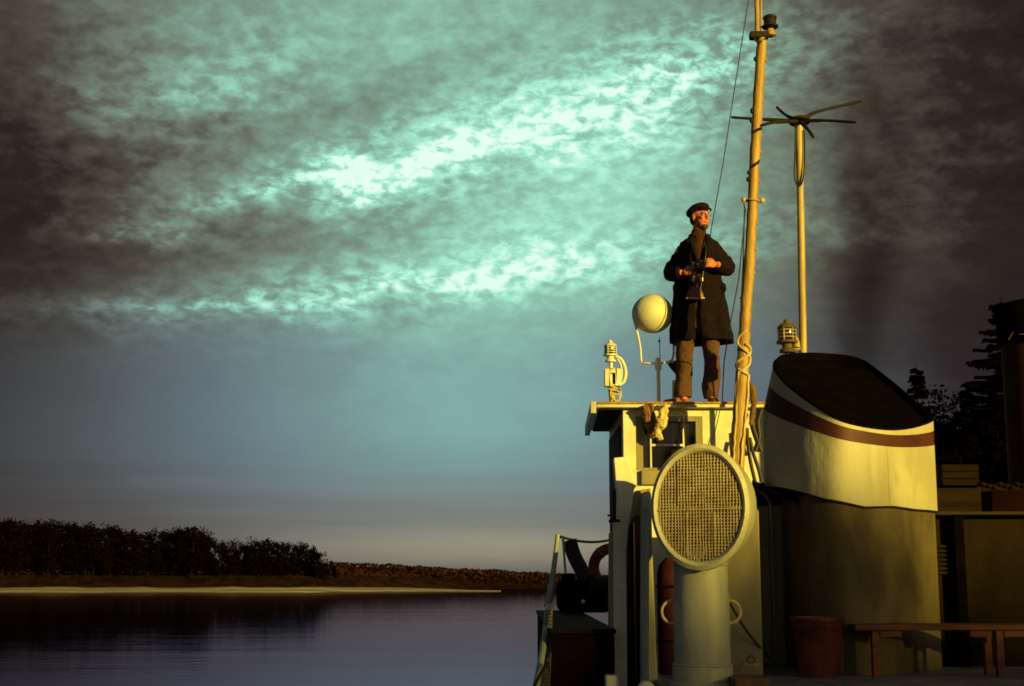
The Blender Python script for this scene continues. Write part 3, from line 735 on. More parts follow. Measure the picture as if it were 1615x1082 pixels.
# things on the casing roof, right
def crate(px0, py0, px1, py1, d, dep, label, m, name='crate', cat='crate'):
    a = P(px0, py1, d); b = P(px1, py0, d)
    e = empty(name, ((a.x+b.x)/2, d+dep/2, a.z), label, cat)
    H = b.z-a.z; nb = 3
    for i in range(nb):
        MB().box((a.x, d, a.z+H*i/nb+.003), (b.x, d+.02, a.z+H*(i+1)/nb-.003)).build('board', m, e, smooth=False, bevel=.003)
    MB().box((a.x+.002, d+.021, a.z), (b.x-.002, d+dep, b.z-.004)).build('box', m, e, smooth=False)
boxm = mat('weathered_box_wood', (.020, .011, .007), (.010, .006, .004), .8, scale=6, stretch=(.3, 3, 3), bump=.4, spec=.05)
crate(1487, 732, 1543, 766, 10.8, .35, 'weathered wooden crate on the casing roof behind the funnel', boxm)
mb = MB().box((X(1474, 10.3), 10.25, CT), (X(1545, 10.3), 10.45, Z(770, 10.3)))
tag(mb.build('timber_beam', boxm, loc=(X(1510, 10.3), 10.35, CT), smooth=False, bevel=.008), 'squared timber lying on the casing roof under the crate', 'timber')
mb = MB()
for i in range(9): mb.ball(P(1548+i*9, 765+(i % 3)*2, 10.6), (.035, .06, .022), 8, 6)
mb.tube([P(1540, 771, 10.6), P(1640, 770, 10.6)], .03, 8)
tag(mb.build('coiled_hawser', boxm, loc=tuple(P(1590, 775, 10.6))), 'dim coil of rope on the casing roof beside the black stack', 'rope')
MBx = MB().box((X(1550, 10.6), 10.4, CT), (X(1700, 10.6), 11.2, Z(776, 10.6)))
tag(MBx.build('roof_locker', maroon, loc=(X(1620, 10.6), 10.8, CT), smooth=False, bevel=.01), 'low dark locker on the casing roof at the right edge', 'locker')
# black capped stack at right edge
sx0 = X(1632, 11, 600); e = empty('exhaust_stack', (sx0, 11, CT), 'thick brown exhaust stack with a black cap at the right edge', 'stack')
st_m = mat('rusty_stack', (.030, .010, .004), (.018, .006, .003), .8, scale=5, rust=.05, spec=.1)
MB().lathe([(.235, 0), (.235, Z(545, 11)-CT)], (sx0, 11, CT), n=36).build('pipe', st_m, e)
MB().lathe([(.255, 0), (.262, .01), (.262, .30), (.25, Z(482, 11)-Z(545, 11)), (.20, Z(480, 11)-Z(545, 11)+.01)], (sx0, 11, Z(545, 11)), n=36).build('cap', soot, e)
cl = MB()
for i in range(9):
    a = R(-150+i*20); cl.tube([Vector((sx0+.27*math.cos(a), 11+.27*math.sin(a), Z(540-(i % 2)*6, 11))), Vector((sx0+.27*math.cos(a+.16), 11+.27*math.sin(a+.16), Z(530+(i % 3)*5, 11)))], .004, 6)
cl.build('wire_lashing', brass, e)

# ------------------------------------------------------------------ bucket, bench
bd = 8.75; bx_ = X(1289, bd, 1010); e = empty('bucket', (bx_, bd, UD), 'red painted fire bucket standing at the left end of the bench', 'bucket')
bh = Z(973, bd)-UD
MB().lathe([(.112, .004), (.116, 0), (.152, bh-.03), (.161, bh-.02), (.161, bh), (.150, bh), (.112, .02)], (bx_, bd, UD), n=36).build('body', redpaint, e)
MB().torus((bx_, bd, UD+bh*.86), .1475, .005, (0, 0, 1), 36, 6).build('hoop', redpaint, e)
MB().torus((bx_, bd, UD+bh*.93), .160, .004, (.2, 1, .15), 30, 6, R(180), R(360)).build('handle', darkmetal, e)
MB().lathe([(.142, 0), (.140, .004)], (bx_, bd, UD+bh-.06)).build('contents', soot, e)
bt = Z(985, 8.7); e = empty('bench', (X(1500, 8.8), 8.8, UD), 'long low red wooden bench in front of the engine casing', 'bench')
MB().box((X(1340, 8.7), 8.68, bt-.034), (X(1790, 8.7), 8.98, bt)).build('seat', bench_m, e, smooth=False, bevel=.005)
for px, yy in ((1367, 8.7), (1367, 8.92), (1560, 8.7), (1560, 8.92), (1750, 8.7), (1750, 8.92)):
    x = X(px, 8.7); MB().box((x, yy, UD), (x+.045, yy+.045, bt-.035)).build('leg', bench_m, e, smooth=False, bevel=.004)
for px in (1380, 1520, 1573):
    x = X(px, 8.7); MB().box((x, 8.70, bt-.075), (x+.13, 8.72, bt-.0355)).build('apron', bench_m, e, smooth=False, bevel=.003)
# brown hatch coaming at bottom edge
e = MB().box((X(1150, 7.75), 7.70, UD+.001), (X(1203, 7.75), 7.95, Z(1069, 7.75)))
tag(e.build('hatch_coaming', mat('rusty_brown_plate', (.16, .075, .03), (.09, .04, .018), .7, scale=12, bump=.5), loc=(X(1176, 7.8), 7.8, UD), smooth=False, bevel=.01), 'low rusty brown coaming on deck at the foot of the ventilator', 'coaming')
e = MB().torus((X(1178, 8.6), 8.6, Z(1040, 8.6)), .022, .006, (.2, 1, .2), 20, 6); e.box((X(1165, 8.62), 8.62, Z(1050, 8.6)), (X(1190, 8.62), 8.68, Z(1046, 8.6)))
tag(e.build('deck_eye', brass, loc=(X(1178, 8.6), 8.6, Z(1050, 8.6))), 'small brass eye fitting low on the wall right of the ventilator', 'fitting')

# ------------------------------------------------------------------ port side: locker, rail, netting
e = empty('side_locker', (X(915, 9.5), 9.5, 2.4), 'big dark maroon locker along the port side below the rail', 'locker')
x0 = X(868, 8.5); x1 = X(966, 8.5)
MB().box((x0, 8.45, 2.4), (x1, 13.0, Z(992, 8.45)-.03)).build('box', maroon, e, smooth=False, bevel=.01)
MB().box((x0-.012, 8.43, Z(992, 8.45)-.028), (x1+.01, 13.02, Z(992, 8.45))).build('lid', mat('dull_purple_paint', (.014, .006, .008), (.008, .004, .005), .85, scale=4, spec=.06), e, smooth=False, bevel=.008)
e = empty('winch', (X(915, 12.2), 12.2, Z(992, 8.45)), 'black deck winch under a cover on the port side', 'winch')
zb = Z(992, 8.45)
MB().box((X(880, 12.2), 12.1, zb), (X(962, 12.2), 12.8, Z(915, 12.2))).build('cover', soot, e, smooth=False, bevel=.05)
MB().box((X(884, 12.2), 12.0, Z(935, 12.2)), (X(905, 12.2), 12.09, Z(904, 12.2))).build('end_plate', soot, e, smooth=False, bevel=.02)
MB().lathe([(.09, 0), (.09, .04), (.06, .05), (.06, .2), (.09, .21), (.09, .25)], tuple(P(930, 921, 12.0)), (1, 0, 0)).build('drum', darkmetal, e)
MB().ball(tuple(P(920, 949, 11.6)), .018).build('knob', white, e)
# rail frame
e = empty('side_rail', (X(870, 11), 11, zb), 'pale green leaning rail stanchion with a top wire on the port side', 'railing')
MB().tube([P(880, 843, 10.5), P(873, 900, 10.5), P(864, 958, 10.5)], [.017, .019, .030], 12).build('stanchion', teal_white, e)
MB().tube([P(888, 850, 11.5), P(892, 905, 11.5)], .010, 8).build('rear_post', teal_white, e)
MB().tube(sag(P(883, 846, 10.5), P(965, 851, 12.0), .03), .010, 8).build('top_wire', darkmetal, e)
MB().tube([P(876, 847, 10.5), P(886, 847, 10.5)], .012, 8).build('clamp', darkmetal, e)
MB().tube([P(866, 955, 10.5), P(860, 1000, 8.6), P(850, 1060, 8.3), P(842, 1100, 8.1)], [.028, .02, .02, .02], 10).build('lower_stay', teal_white, e)
MB().tube([P(862, 1045, 8.3), P(846, 1075, 8.1), P(836, 1100, 8.1)], .010, 8).build('lower_bracket', darkmetal, e)
# netting
nt = MB(); A, B2, C, D_ = P(866, 962, 9.0), P(871, 962, 8.6), P(866, 1110, 8.3), P(838, 1110, 8.1)
A = P(861, 962, 9.2); 
def bl(u, v): return (A*(1-u)+B2*u)*(1-v)+(D_*(1-u)+C*u)*v
for i in range(9): nt.tube([bl(i/8, j/10) for j in range(11)], .0022, 4)
for j in range(26): nt.tube([bl(0, j/25), bl(.5, j/25)-Vector((0, 0, .004)), bl(1, j/25)], .0022, 4)
tag(nt.build('safety_net', netm, loc=tuple(P(860, 1100, 8.2))), 'grey cord netting stretched below the port rail', 'netting')
# dark folded awning leaning from the rail, and lifebuoy
aw = MB().tube(cr([P(898, 852, 12.3), P(905, 875, 12.3), P(915, 895, 12.2), P(925, 915, 12.1)], 5), .062, 12, flat=.5)
tag(aw.build('furled_canvas', mat('dark_canvas', (.022, .018, .020), None, .9, bump=.5, scale=10), loc=tuple(P(925, 915, 12.1))), 'dark furled canvas leaning against the port rail wire', 'canvas')
lb = P(966, 895, 12.6); e = empty('lifebuoy', tuple(lb), 'dull red lifebuoy ring behind the left ladder post', 'lifebuoy')
MB().torus(tuple(lb), .165, .048, (.15, 1, .1), 40, 12).build('ring', mat('buoy_red', (.20, .035, .02), (.13, .022, .014), .7, scale=10), e)
for a in (40, 130, 220, 310):
    c = lb+Vector((math.cos(R(a))*.165, -.02*0, math.sin(R(a))*.165)); MB().torus(tuple(c), .051, .006, (-math.sin(R(a)), 0, math.cos(R(a))), 16, 6).build('band', netm, e)

# ------------------------------------------------------------------ mast
MY = 12.25
def mp_(px, py, d=MY): return P(px, py, d)
m_e = empty('mast', (mp_(1163, 760).x, MY, UD), 'tall golden wooden mast in front of the wheelhouse with fittings and a lamp bracket', 'mast')
axis = [(1158, 900, 11), (1163, 720, 11.5), (1170, 600, 10.5), (1173, 545, 9.5), (1177, 480, 9.2), (1184, 380, 8.8), (1190, 260, 8.5), (1196, 150, 8.2), (1202, 58, 8.4)]
sp_ = cr([(a, b, c) for a, b, c in axis], 9); jr = random.Random(44)
MB().tube([(mp_(1157, 900).x, MY, UD)]+[mp_(q_.x+jr.uniform(-.35, .35), q_.y) for q_ in sp_], [.062]+[q_.z*MY/F*jr.uniform(.92, 1.07) for q_ in sp_], 16).build('spar', mast_m, m_e)
MB().tube([mp_(1194, 58), mp_(1193, -60)], [.022, .018], 10).build('topmast', mast_m, m_e)
MB().tube([mp_(1201, 50), mp_(1199, -40)], .010, 8).build('topmast_stay', mast_m, m_e)
MB().box(mp_(1184, 58, MY-.05), tuple(mp_(1210, 55, MY+.05))).build('platform', darkmetal, m_e, smooth=False, bevel=.005)
MB().tube([mp_(1188, 60, MY-.03), mp_(1197, 68, MY-.03), mp_(1208, 60, MY-.03)], .014, 8).build('platform_bracket', darkmetal, m_e)
lo = mp_(1215, 58, MY)
lz = MB().lathe([(.03, 0), (.05, .01), (.05, .03), (.035, .05), (.035, .07)], lo).build('lamp_base', mast_m, m_e)
MB().lathe([(.06, .08), (.075, .09), (.075, .10), (.055, .115), (.055, .165), (.062, .17), (.062, .185), (.045, .20), (.02, .205)], lo).build('masthead_lamp', darkmetal, m_e)
# worn sheave cheeks, cleats and steps up the spar
def ax_at(py):
    pts = axis[::-1]
    for (a, b, c), (a2, b2, c2) in zip(pts, pts[1:]):
        if b <= py <= b2:
            t = (py-b)/(b2-b); return a+(a2-a)*t, c+(c2-c)*t
    return 1165, 11
for py, sgn, s in ((93, -1, 1.1), (95, 1, .8), (125, 1, .6), (162, 1, .6), (175, -1, 1.3), (190, -1, 1.3), (240, 1, .7), (272, -1, 1.0), (283, -1, 1.2), (286, 1, .8), (352, 1, .8), (393, 1, .8), (430, 1, .7), (205, 1, .5), (326, 1, .7), (470, -1, .5)):
    cx_, hw = ax_at(py); c = mp_(cx_+sgn*hw*.98, py, MY-.01)
    MB().ball(c, (.013*s+.005, .018, .022*s), 10, 6).build('cleat', darkmetal if sgn < 0 else mast_m, m_e)
cx_, hw = ax_at(315)
MB().torus(mp_(cx_, 317), .052, .010, (.1, 0, 1), 20, 8).build('mast_band', polem, m_e)
MB().tube([mp_(1182, 316), mp_(1173, 316)], .011, 8).build('band_arm', polem, m_e)
MB().ball(mp_(1173, 315), (.022, .02, .028), 12, 8).build('sheave_block', polem, m_e)
MB().ball(mp_(1202, 316), (.028, .02, .026), 12, 8).build('band_lug', polem, m_e)
MB().tube([mp_(1173, 321), mp_(1175, 330)], .006, 6).build('shackle', darkmetal, m_e)
# halyards made fast along the spar
def line(name, pts, r, m, label, cat='rope', group=None):
    o = MB().tube(pts, r, 7).build(name, m, loc=tuple(pts[-1])); return tag(o, label, cat, group)
line('halyard', [mp_(1174, 330), mp_(1172, 420), mp_(1167, 520), mp_(1161, 636, MY-.1)], .006, blackrubber, 'dark halyard hanging from the block just left of the mast')
line('halyard', [mp_(1176, 330), mp_(1165, 440), mp_(1150, 520), mp_(1142, 570, 12.8), mp_(1139, 634, 12.9)], .0055, blackrubber, 'slack line slanting from the mast block down behind the man')
line('backstay', [mp_(1185, -30), mp_(1160, 130), mp_(1140, 260), mp_(1122, 360), mp_(1090, 560, 14)], .0045, blackrubber, 'thin wire stay slanting from the masthead down behind the cap of the man')
# lashed rope round the foot of the mast above roof level
lt = MB(); lr = random.Random(12)
for k in range(2):                                   # a few rough turns, then the falls hang down the spar
    pts = []; ph = lr.uniform(0, 6.28); y0_ = 522+k*22; y1_ = y0_+lr.uniform(50, 80); st_ = lr.uniform(.10, .18)
    for i in range(46):
        py = y0_+(y1_-y0_)*i/26 if i < 26 else y1_+(i-26)*9
        if py > 800: break
        cx_, hw = ax_at(py); a = -1.57+math.sin(ph+i*.28)*1.25 if i < 26 else a*.97-1.57*.03+lr.uniform(-.12, .12)
        pts.append(mp_(cx_, py, MY)+Vector((math.cos(a)*(hw*MY/F+.009), math.sin(a)*(hw*MY/F+.012), 0)))
    lt.tube(pts, .010+.002*(k % 2), 6)
tag(lt.build('rope_lashing', canvas_m, loc=tuple(mp_(1168, 740))), 'pale rope wound around the lower mast', 'rope')
tl = MB().tube(cr([mp_(1175, 590), mp_(1186, 610), mp_(1189, 640), mp_(1184, 670)], 6), [.01]*6+[.03]*6+[.02]*7, 8)
tag(tl.build('rolled_flag', brown_cloth, loc=tuple(mp_(1184, 670))), 'dark rolled flag tied against the right side of the mast foot', 'flag')
# hanging black cables right of the mast
for i, (pts, lab) in enumerate(((((1188, 640), (1186, 668), (1196, 700), (1200, 712)), 'upper thick black cable looping at the wheelhouse corner'),
                 (((1201, 645), (1195, 665), (1197, 690), (1191, 712)), 'thick black cable beside the funnel edge at the wheelhouse corner'),
                 (((1172, 690), (1167, 720), (1169, 752), (1176, 775)), 'leftmost black cable hanging beside the mast foot'),
                 (((1178, 675), (1180, 705), (1185, 735), (1193, 768)), 'long black cable slanting across the sunlit wall right of the mast'),
                 (((1182, 690), (1188, 715), (1197, 742), (1201, 760)), 'rightmost black cable slanting across the sunlit wall'))):
    o = MB().tube(cr([P(a, b, 12.75) for a, b in pts], 6), .024 if i < 2 else .017, 8).build('cable', blackrubber, loc=tuple(P(*pts[-1], 12.75)))
    tag(o, lab, 'cable', 'cables at the wheelhouse corner')
line('wall_wire', [P(1136, 645, 12.87), P(1130, 672, 12.87), P(1121, 703, 12.87)], .004, blackrubber, 'thin dark wire slanting on the sunlit wheelhouse wall', 'wire')

# ------------------------------------------------------------------ antenna pole
AY = 12.6
a_e = empty('antenna_pole', (P(1266, 600, AY).x, AY, UD+.9), 'yellowish pole with a dark six armed antenna on top', 'antenna')
MB().tube([P(1267, 640, AY), P(1266.5, 555, AY), P(1264, 400, AY), P(1262, 290, AY), P(1260, 197, AY)], [.036, .034, .033, .031, .038], 14).build('pole', polem, a_e)
hub = P(1261, 191, AY)
MB().lathe([(.05, -.02), (.10, -.012), (.10, .012), (.05, .02)], hub, (0, .15, 1), 14).build('hub', darkmetal, a_e)
for (x0, y0, dd), mid_ in (((1153, 185, .1), (1200, 188)), ((1200, 198, -.9), (1222, 193)), ((1225, 169, .9), (1240, 182)), ((1357, 160, .6), (1290, 176)), ((1350, 193, -.3), (1300, 190)), ((1283, 217, -1.0), (1274, 204))):
    tip = P(x0, y0, AY+dd); md = P(mid_[0], mid_[1], AY+dd*.45)
    MB().tube(cr([hub, md, tip], 5), [.018]*5+[.014]*5+[.011], 8).build('antenna_arm', darkmetal, a_e)
MB().tube(cr([P(1255, 203, AY-.04), P(1254, 240, AY-.04), P(1253, 275, AY-.04), P(1257, 292, AY-.04), P(1264, 290, AY-.05), P(1268, 270, AY-.05), P(1269, 235, AY-.04), P(1268, 205, AY-.04)], 6), .008, 7).build('cable_loop', blackrubber, a_e)
# lantern behind funnel
def lantern(loc, s, label, m1, m2, parent=None):
    e = empty('signal_lantern', tuple(loc), label, 'lantern')
    MB().lathe([(.055*s, 0), (.055*s, .02*s), (.035*s, .03*s), (.035*s, .06*s), (.075*s, .065*s), (.075*s, .08*s), (.06*s, .085*s)], loc).build('base', m1, e)
    MB().lathe([(.055*s, .086*s), (.058*s, .10*s), (.055*s, .165*s)], loc).build('lens', glassdark, e)
    g = MB()
    for zz in (.105, .13, .155): g.torus(Vector(loc)+Vector((0, 0, zz*s)), .060*s, .005*s, (0, 0, 1), 20, 6)
    for k in range(6):
        a = k*math.pi/3; o = Vector(loc)+Vector((math.cos(a)*.062*s, math.sin(a)*.062*s, 0)); g.tube([o+Vector((0, 0, .08*s)), o+Vector((0, 0, .17*s))], .004*s, 6)
    g.build('guard', m2, e)
    MB().lathe([(.065*s, .168*s), (.068*s, .175*s), (.045*s, .20*s), (.025*s, .205*s), (.02*s, .225*s), (.004*s, .24*s)], loc).build('cap', m1, e)
    return e
l2 = lantern(P(1242, 556, 12.2), 1.25, 'banded signal lantern behind the funnel beside the antenna pole', casing_m, polem)
MB().tube([P(1242, 556, 12.2), Vector((P(1242, 556, 12.2).x, 12.2, 4.3))], .02, 8).build('stem', casing_m, l2)
MB().lathe([(.035, 0), (.03, .05), (.015, .09)], P(1256, 548, 12.2)).build('bell', polem, l2)
MB().tube([P(1247, 552, 12.2), P(1262, 550, 12.2)], .012, 8).build('bell_bracket', polem, l2)

# ------------------------------------------------------------------ wheelhouse roof: lantern stand, searchlight
RY = 13.1
s1 = P(964, 576, RY)
nl = lantern(P(963, 571, RY), .88, 'small lantern on a white box stand at the left end of the wheelhouse roof', white, white)
base = P(964, 634, RY)
MB().tube([P(964, 598, RY)-Vector((0, 0, .1)), P(963.5, 572, RY)], .018, 10).build('stem', white, nl)
bxm = MB(); c0 = P(954, 608, RY-.06); c1 = P(978, 584, RY+.06)
# box with an arched recess
x0, z0, x1, z1 = c0.x, c0.z, c1.x, c1.z; mxx = (x0+x1)/2
bxm.box((x0, RY-.05, z0), (mxx-.03, RY+.06, z1)); bxm.box((mxx+.03, RY-.05, z0), (x1, RY+.06, z1)); bxm.box((mxx-.03, RY-.05, z1-.04), (mxx+.03, RY+.06, z1)); bxm.box((mxx-.03, RY-.05, z0), (mxx+.03, RY+.06, z0+.015)); bxm.box((mxx-.03, RY+.0, z0+.015), (mxx+.03, RY+.06, z1-.04))
bxm.build('stand_box', white, nl, smooth=False, bevel=.006)
MB().lathe([(.028, 0), (.028, .004)], Vector((mxx, RY-.003, z1-.065)), (0, -1, 0)).build('dark_recess', soot, nl)
MB().box((mxx-.028, RY-.006, z0+.02), (mxx+.028, RY-.002, z1-.065)).build('dark_recess', soot, nl, smooth=False)
MB().tube(cr([P(971, 562, RY), P(979, 566, RY), P(985, 577, RY), P(987, 590, RY), P(984, 602, RY), P(978, 606, RY)], 5), .014, 8).build('side_arm', white, nl)
MB().tube(cr([P(974, 566, RY), P(979, 575, RY), P(981, 588, RY), P(979, 600, RY)], 5), .007, 8).build('side_arm', white, nl)
MB().tube([P(966, 608, RY), P(966, 634, RY)], [.045, .03], 10).build('foot', wall_m, nl)
wr = MB(); rr = random.Random(8)
for i in range(7):
    pts = [P(966+rr.uniform(-8, 14), 612+k*7+rr.uniform(-3, 3), RY-.05+rr.uniform(-.02, .03)) for k in range(4)]; pts[-1].z = RZ+.012
    wr.tube(cr(pts, 5), .006, 6)
tag(wr.build('tangled_wire', canvas_m, loc=tuple(P(968, 634, RY-.05))), 'tangle of pale wire around the foot of the roof lantern', 'wire')

sl = empty('searchlight', tuple(P(1038, 636, RY)), 'round white searchlight ball in a bracket on the wheelhouse roof left of the man', 'searchlight')
sc = P(1029, 495, RY); sr = 33*RY/F
ballm = MB(); ballm.ball(sc, (sr, sr*.95, sr*.95), 36, 24)
ballm.build('lamp_housing', mat('ball_paint', (.66, .66, .52), (.56, .56, .42), .5, scale=6, bump=.4, rust=.15), sl)
MB().torus(sc+Vector((0, .03, -.06)), sr*.86, .012, (0.0, .35, 1), 36, 8).build('housing_seam', wall_m, sl)
MB().tube(cr([P(1000, 505, RY), P(1006, 528, RY), P(1010, 550, RY), P(1012, 571, RY), P(1020, 573, RY), P(1038, 573, RY), P(1056, 570, RY), P(1062, 560, RY), P(1062, 528, RY), P(1059, 505, RY)], 6), .010, 8).build('yoke', white, sl)
MB().tube([P(1038, 568, RY), P(1039, 636, RY)], .017, 12).build('post', white, sl)
MB().lathe([(.03, 0), (.032, .02), (.032, .07), (.022, .085), (.022, .11)], P(1038, 583, RY)).build('swivel', white, sl)
MB().tube([P(1040, 532, RY), P(1041, 567, RY)], .004, 6).build('aerial_rod', darkmetal, sl)
MB().ball(P(1040, 538, RY), .012, 8, 6).build('aerial_tip', darkmetal, sl)
hn = empty('horn', tuple(P(1062, 634, 13.4)), 'small dark horn on a pale stand behind the left leg of the man', 'horn')
MB().lathe([(.075, 0), (.06, .05), (.02, .16)], P(1064, 570, 13.4), (.35, 0, -1), 20).build('bell', darkmetal, hn)
MB().ball(P(1062, 571, 13.25), .014).build('boss', brass, hn)
MB().tube([P(1068, 634, 13.4), P(1066, 600, 13.4)], [.05, .035], 12).build('stand', white, hn)

# bundle of sacking hung over the roof edge
ck = MB(); rr = random.Random(6)
for i, (xa, xb, y0, y1) in enumerate(((1016, 1024, 640, 676), (1021, 1028, 638, 690), (1027, 1032, 636, 684))):
    pts = cr([P(xa, y0, WY-.15), P((xa+xb)/2-2, y0+14, WY-.11), P(xb-2, (y0+y1)/2+8, WY-.06), P(xb+2, y1, WY-.03)], 5)
    ck.tube(pts, [.020+.018*math.sin(math.pi*k/(len(pts)-1)) for k in range(len(pts))], 10)
cb = ck.build('brown_sacking', brown_cloth, loc=tuple(P(1024, 690, WY-.15))); sb_ = cb.modifiers.new('sub', 'SUBSURF'); sb_.levels = sb_.render_levels = 2; cloth(cb, .05, .05); tag(cb, 'brown rags hanging over the roof edge above the window', 'rags')
ck = MB(); pts = cr([P(1045, 636, WY-.16), P(1047, 650, WY-.2), P(1044, 668, WY-.2), P(1038, 682, WY-.18), P(1044, 694, WY-.16)], 6)
ck.tube(pts, [.02+.022*math.sin(math.pi*(k/(len(pts)-1))**.7) for k in range(len(pts))], 12, flat=.7)
cb = ck.build('canvas_bag', canvas_m, loc=tuple(P(1044, 694, WY-.16))); sb_ = cb.modifiers.new('sub', 'SUBSURF'); sb_.levels = sb_.render_levels = 2; cloth(cb, .045, .05); tag(cb, 'twisted pale canvas hanging over the roof edge beside the brown rags', 'canvas')
line('cord', [P(1078, 632, WY-.115), P(1078.5, 660, WY-.12), P(1081, 700, WY-.12)], .007, canvas_m, 'pale cord hanging over the roof edge below the left shoe of the man', 'cord')

# ------------------------------------------------------------------ the man on the roof
PY = 13.02; K = PY/F
PO = Vector((P(1102, 634, PY).x, PY, RZ))
def L(px, py, y=0.0):      # photo column/row at the man's distance, y metres farther away than his feet
    q = P(px, py, PY+y); return q
skin = mat('skin', (.62, .20, .09), (.50, .14, .06), .55, scale=18, bump=.2)
hairm = mat('grey_brown_hair', (.09, .034, .02), (.045, .018, .012), .9, scale=30, bump=.6)
coat_m = mat('dark_wool_coat', (.0060, .0028, .0075), (.010, .0045, .009), .95, scale=14, spec=.15, bump=.5)
cap_m = mat('dark_cap_cloth', (.016, .006, .010), (.009, .004, .006), .95, scale=20, spec=.15, bump=.4)
knit = mat('brown_knitwear', (.07, .026, .018), (.04, .015, .010), .95, scale=40, bump=.8, spec=.15, stretch=(1, 1, .3))
trous = mat('brown_trousers', (.105, .052, .034), (.08, .038, .025), .9, scale=8, bump=.5, spec=.2)
shoe_m = mat('brown_leather', (.26, .10, .03), (.17, .06, .02), .5, scale=12, bump=.3)
leather = mat('case_leather', (.16, .055, .022), (.11, .035, .015), .45, scale=12, bump=.3)
camblack = mat('camera_black', (.015, .013, .012), None, .35)
chrome = mat('chrome', (.75, .72, .6), None, .18, metal=.9)
man = empty('person', tuple(PO), 'man in flat cap and long dark overcoat standing on the wheelhouse roof holding a camera', 'person')
def remesh(o, vox, it=4, f=.5):
    r = o.modifiers.new('fuse', 'REMESH'); r.mode = 'VOXEL'; r.voxel_size = vox; r.use_smooth_shade = True
    s = o.modifiers.new('soften', 'SMOOTH'); s.iterations = it; s.factor = f
# --- body: head, neck, trunk, arms, hands, legs in one fused surface
b = MB()
HC = L(1104, 343)                                   # head centre
yaw, tilt = R(33), R(4)                             # turned to the right of the picture, chin up
HM = Matrix.Rotation(yaw, 3, 'Z') @ Matrix.Rotation(-tilt, 3, 'X')
def H(x, y, z): return HC + HM @ Vector((x, y, z))  # face looks along -y
b.ball(H(0, .012, .035), (.076, .096, .092), 24, 16, HM)       # skull
b.ball(H(0, -.028, -.035), (.060, .062, .075), 20, 14, HM)     # face
b.ball(H(0, -.045, -.088), (.040, .038, .034), 16, 10, HM)     # chin and jaw
b.ball(H(0, .0, -.055), (.060, .055, .055), 16, 10, HM)
b.ball(H(0, -.083, .022), (.048, .016, .012), 14, 8, HM)       # brow
b.tube([H(0, -.088, .012), H(0, -.102, -.014), H(0, -.112, -.032)], [.010, .012, .015], 10)   # nose
b.ball(H(0, -.100, -.036), (.019, .012, .009), 10, 8, HM)
for s in (-1, 1):
    b.ball(H(s*.038, -.074, -.022), (.022, .018, .018), 12, 8, HM)      # cheeks
    b.ball(H(s*.078, .010, -.008), (.010, .020, .032), 12, 8, HM)       # ears
b.ball(H(0, -.088, -.062), (.024, .012, .0055), 12, 8, HM); b.ball(H(0, -.086, -.071), (.021, .012, .0065), 12, 8, HM)  # lips
b.tube([H(0, .02, -.04), L(1102, 372, .02), L(1101, 382, .03)], [.056, .056, .075], 16)       # neck
ch = lambda px, py, y: L(px, py, y)
def ring(cx, py, rx, ry, y=0.0, n=32, p=2.3, ry2=None):
    c = L(cx, py, y); o = []
    for k in range(n):
        a = 2*math.pi*k/n; ca, sa = math.cos(a), math.sin(a)
        o.append(c+Vector((math.copysign(abs(ca)**(2/p), ca)*rx, math.copysign(abs(sa)**(2/p), sa)*(ry if sa < 0 else (ry2 or ry)), 0)))
    return o
b.loft([ring(1101, 378, .09, .07, .03), ring(1102, 388, .14, .09, .03), ring(1102, 408, .165, .10, .02), ring(1102, 440, .155, .105, .02), ring(1102, 470, .16, .11, .02), ring(1102, 492, .17, .12, .02), ring(1102, 505, .14, .11, .02)])
SL, SR = L(1077, 392, .03), L(1128, 392, .03)
EL, ER = L(1056, 428, .03), L(1150, 422, .02)
WL, WR_ = L(1076, 430, -.22), L(1130, 417, -.24)
b.tube([SL, SL.lerp(EL, .5), EL], [.055, .050, .042], 14); b.tube([EL, EL.lerp(WL, .4), WL], [.044, .042, .028], 14)
b.tube([SR, SR.lerp(ER, .5), ER], [.055, .050, .042], 14); b.tube([ER, ER.lerp(WR_, .4), WR_], [.044, .042, .028], 14)
for hx, kx, ax in ((1083, 1080, 1078), (1122, 1122, 1122)):
    b.tube([L(hx, 492, .02), L(kx, 556, .0), L(ax, 585, .03), L(ax, 622, .04)], [.085, .058, .055, .038], 16)
    b.ball(L(ax, 629, .0), (.04, .07, .025), 12, 8)
def hand(mb, wrist, direc, palmn, thumb_side, curl, s=1.0):
    """palm, four unequal bent fingers and a thumb; palmn = the way the palm faces"""
    d = Vector(direc).normalized(); n = Vector(palmn); n = (n-d*n.dot(d)).normalized(); sd_ = d.cross(n)*thumb_side
    M3 = Matrix((sd_, d, n)).transposed()
    pc = wrist+d*.045*s
    mb.ball(pc, (.040*s, .048*s, .017*s), 16, 10, M3)
    for i, (off, ln) in enumerate(((.029, .070), (.010, .078), (-.010, .073), (-.028, .058))):
        p0 = wrist+d*.075*s+sd_*off*s; a = 0; pts = [p0-d*.02*s]; p = p0; pts.append(p)
        for seg, kk in ((.45, .45+.1*i), (.32, 1.0), (.23, .9)):
            a += curl*kk; p = p+(d*math.cos(a)+n*math.sin(a))*ln*seg*s; pts.append(p)
        mb.tube(pts, [.0095*s, .0092*s, .0085*s, .0078*s, .0068*s], 9)
        mb.ball(p, .0068*s, 8, 6)
    t0 = wrist+d*.022*s+sd_*.028*s
    mb.tube([t0-sd_*.012*s, t0+sd_*.018*s+d*.018*s+n*.008*s, t0+sd_*.022*s+d*.045*s+n*.022*s, t0+sd_*.012*s+d*.066*s+n*.032*s], [.015*s, .012*s, .010*s, .0085*s], 9)
hand(b, WL+Vector((.004, -.01, .004)), (1, -.42, .06), (.25, .9, -.2), 1, .85, 1.06)
hand(b, WR_+Vector((-.004, -.01, 0)), (-1, -.40, .04), (-.25, .9, -.2), -1, .85, 1.06)
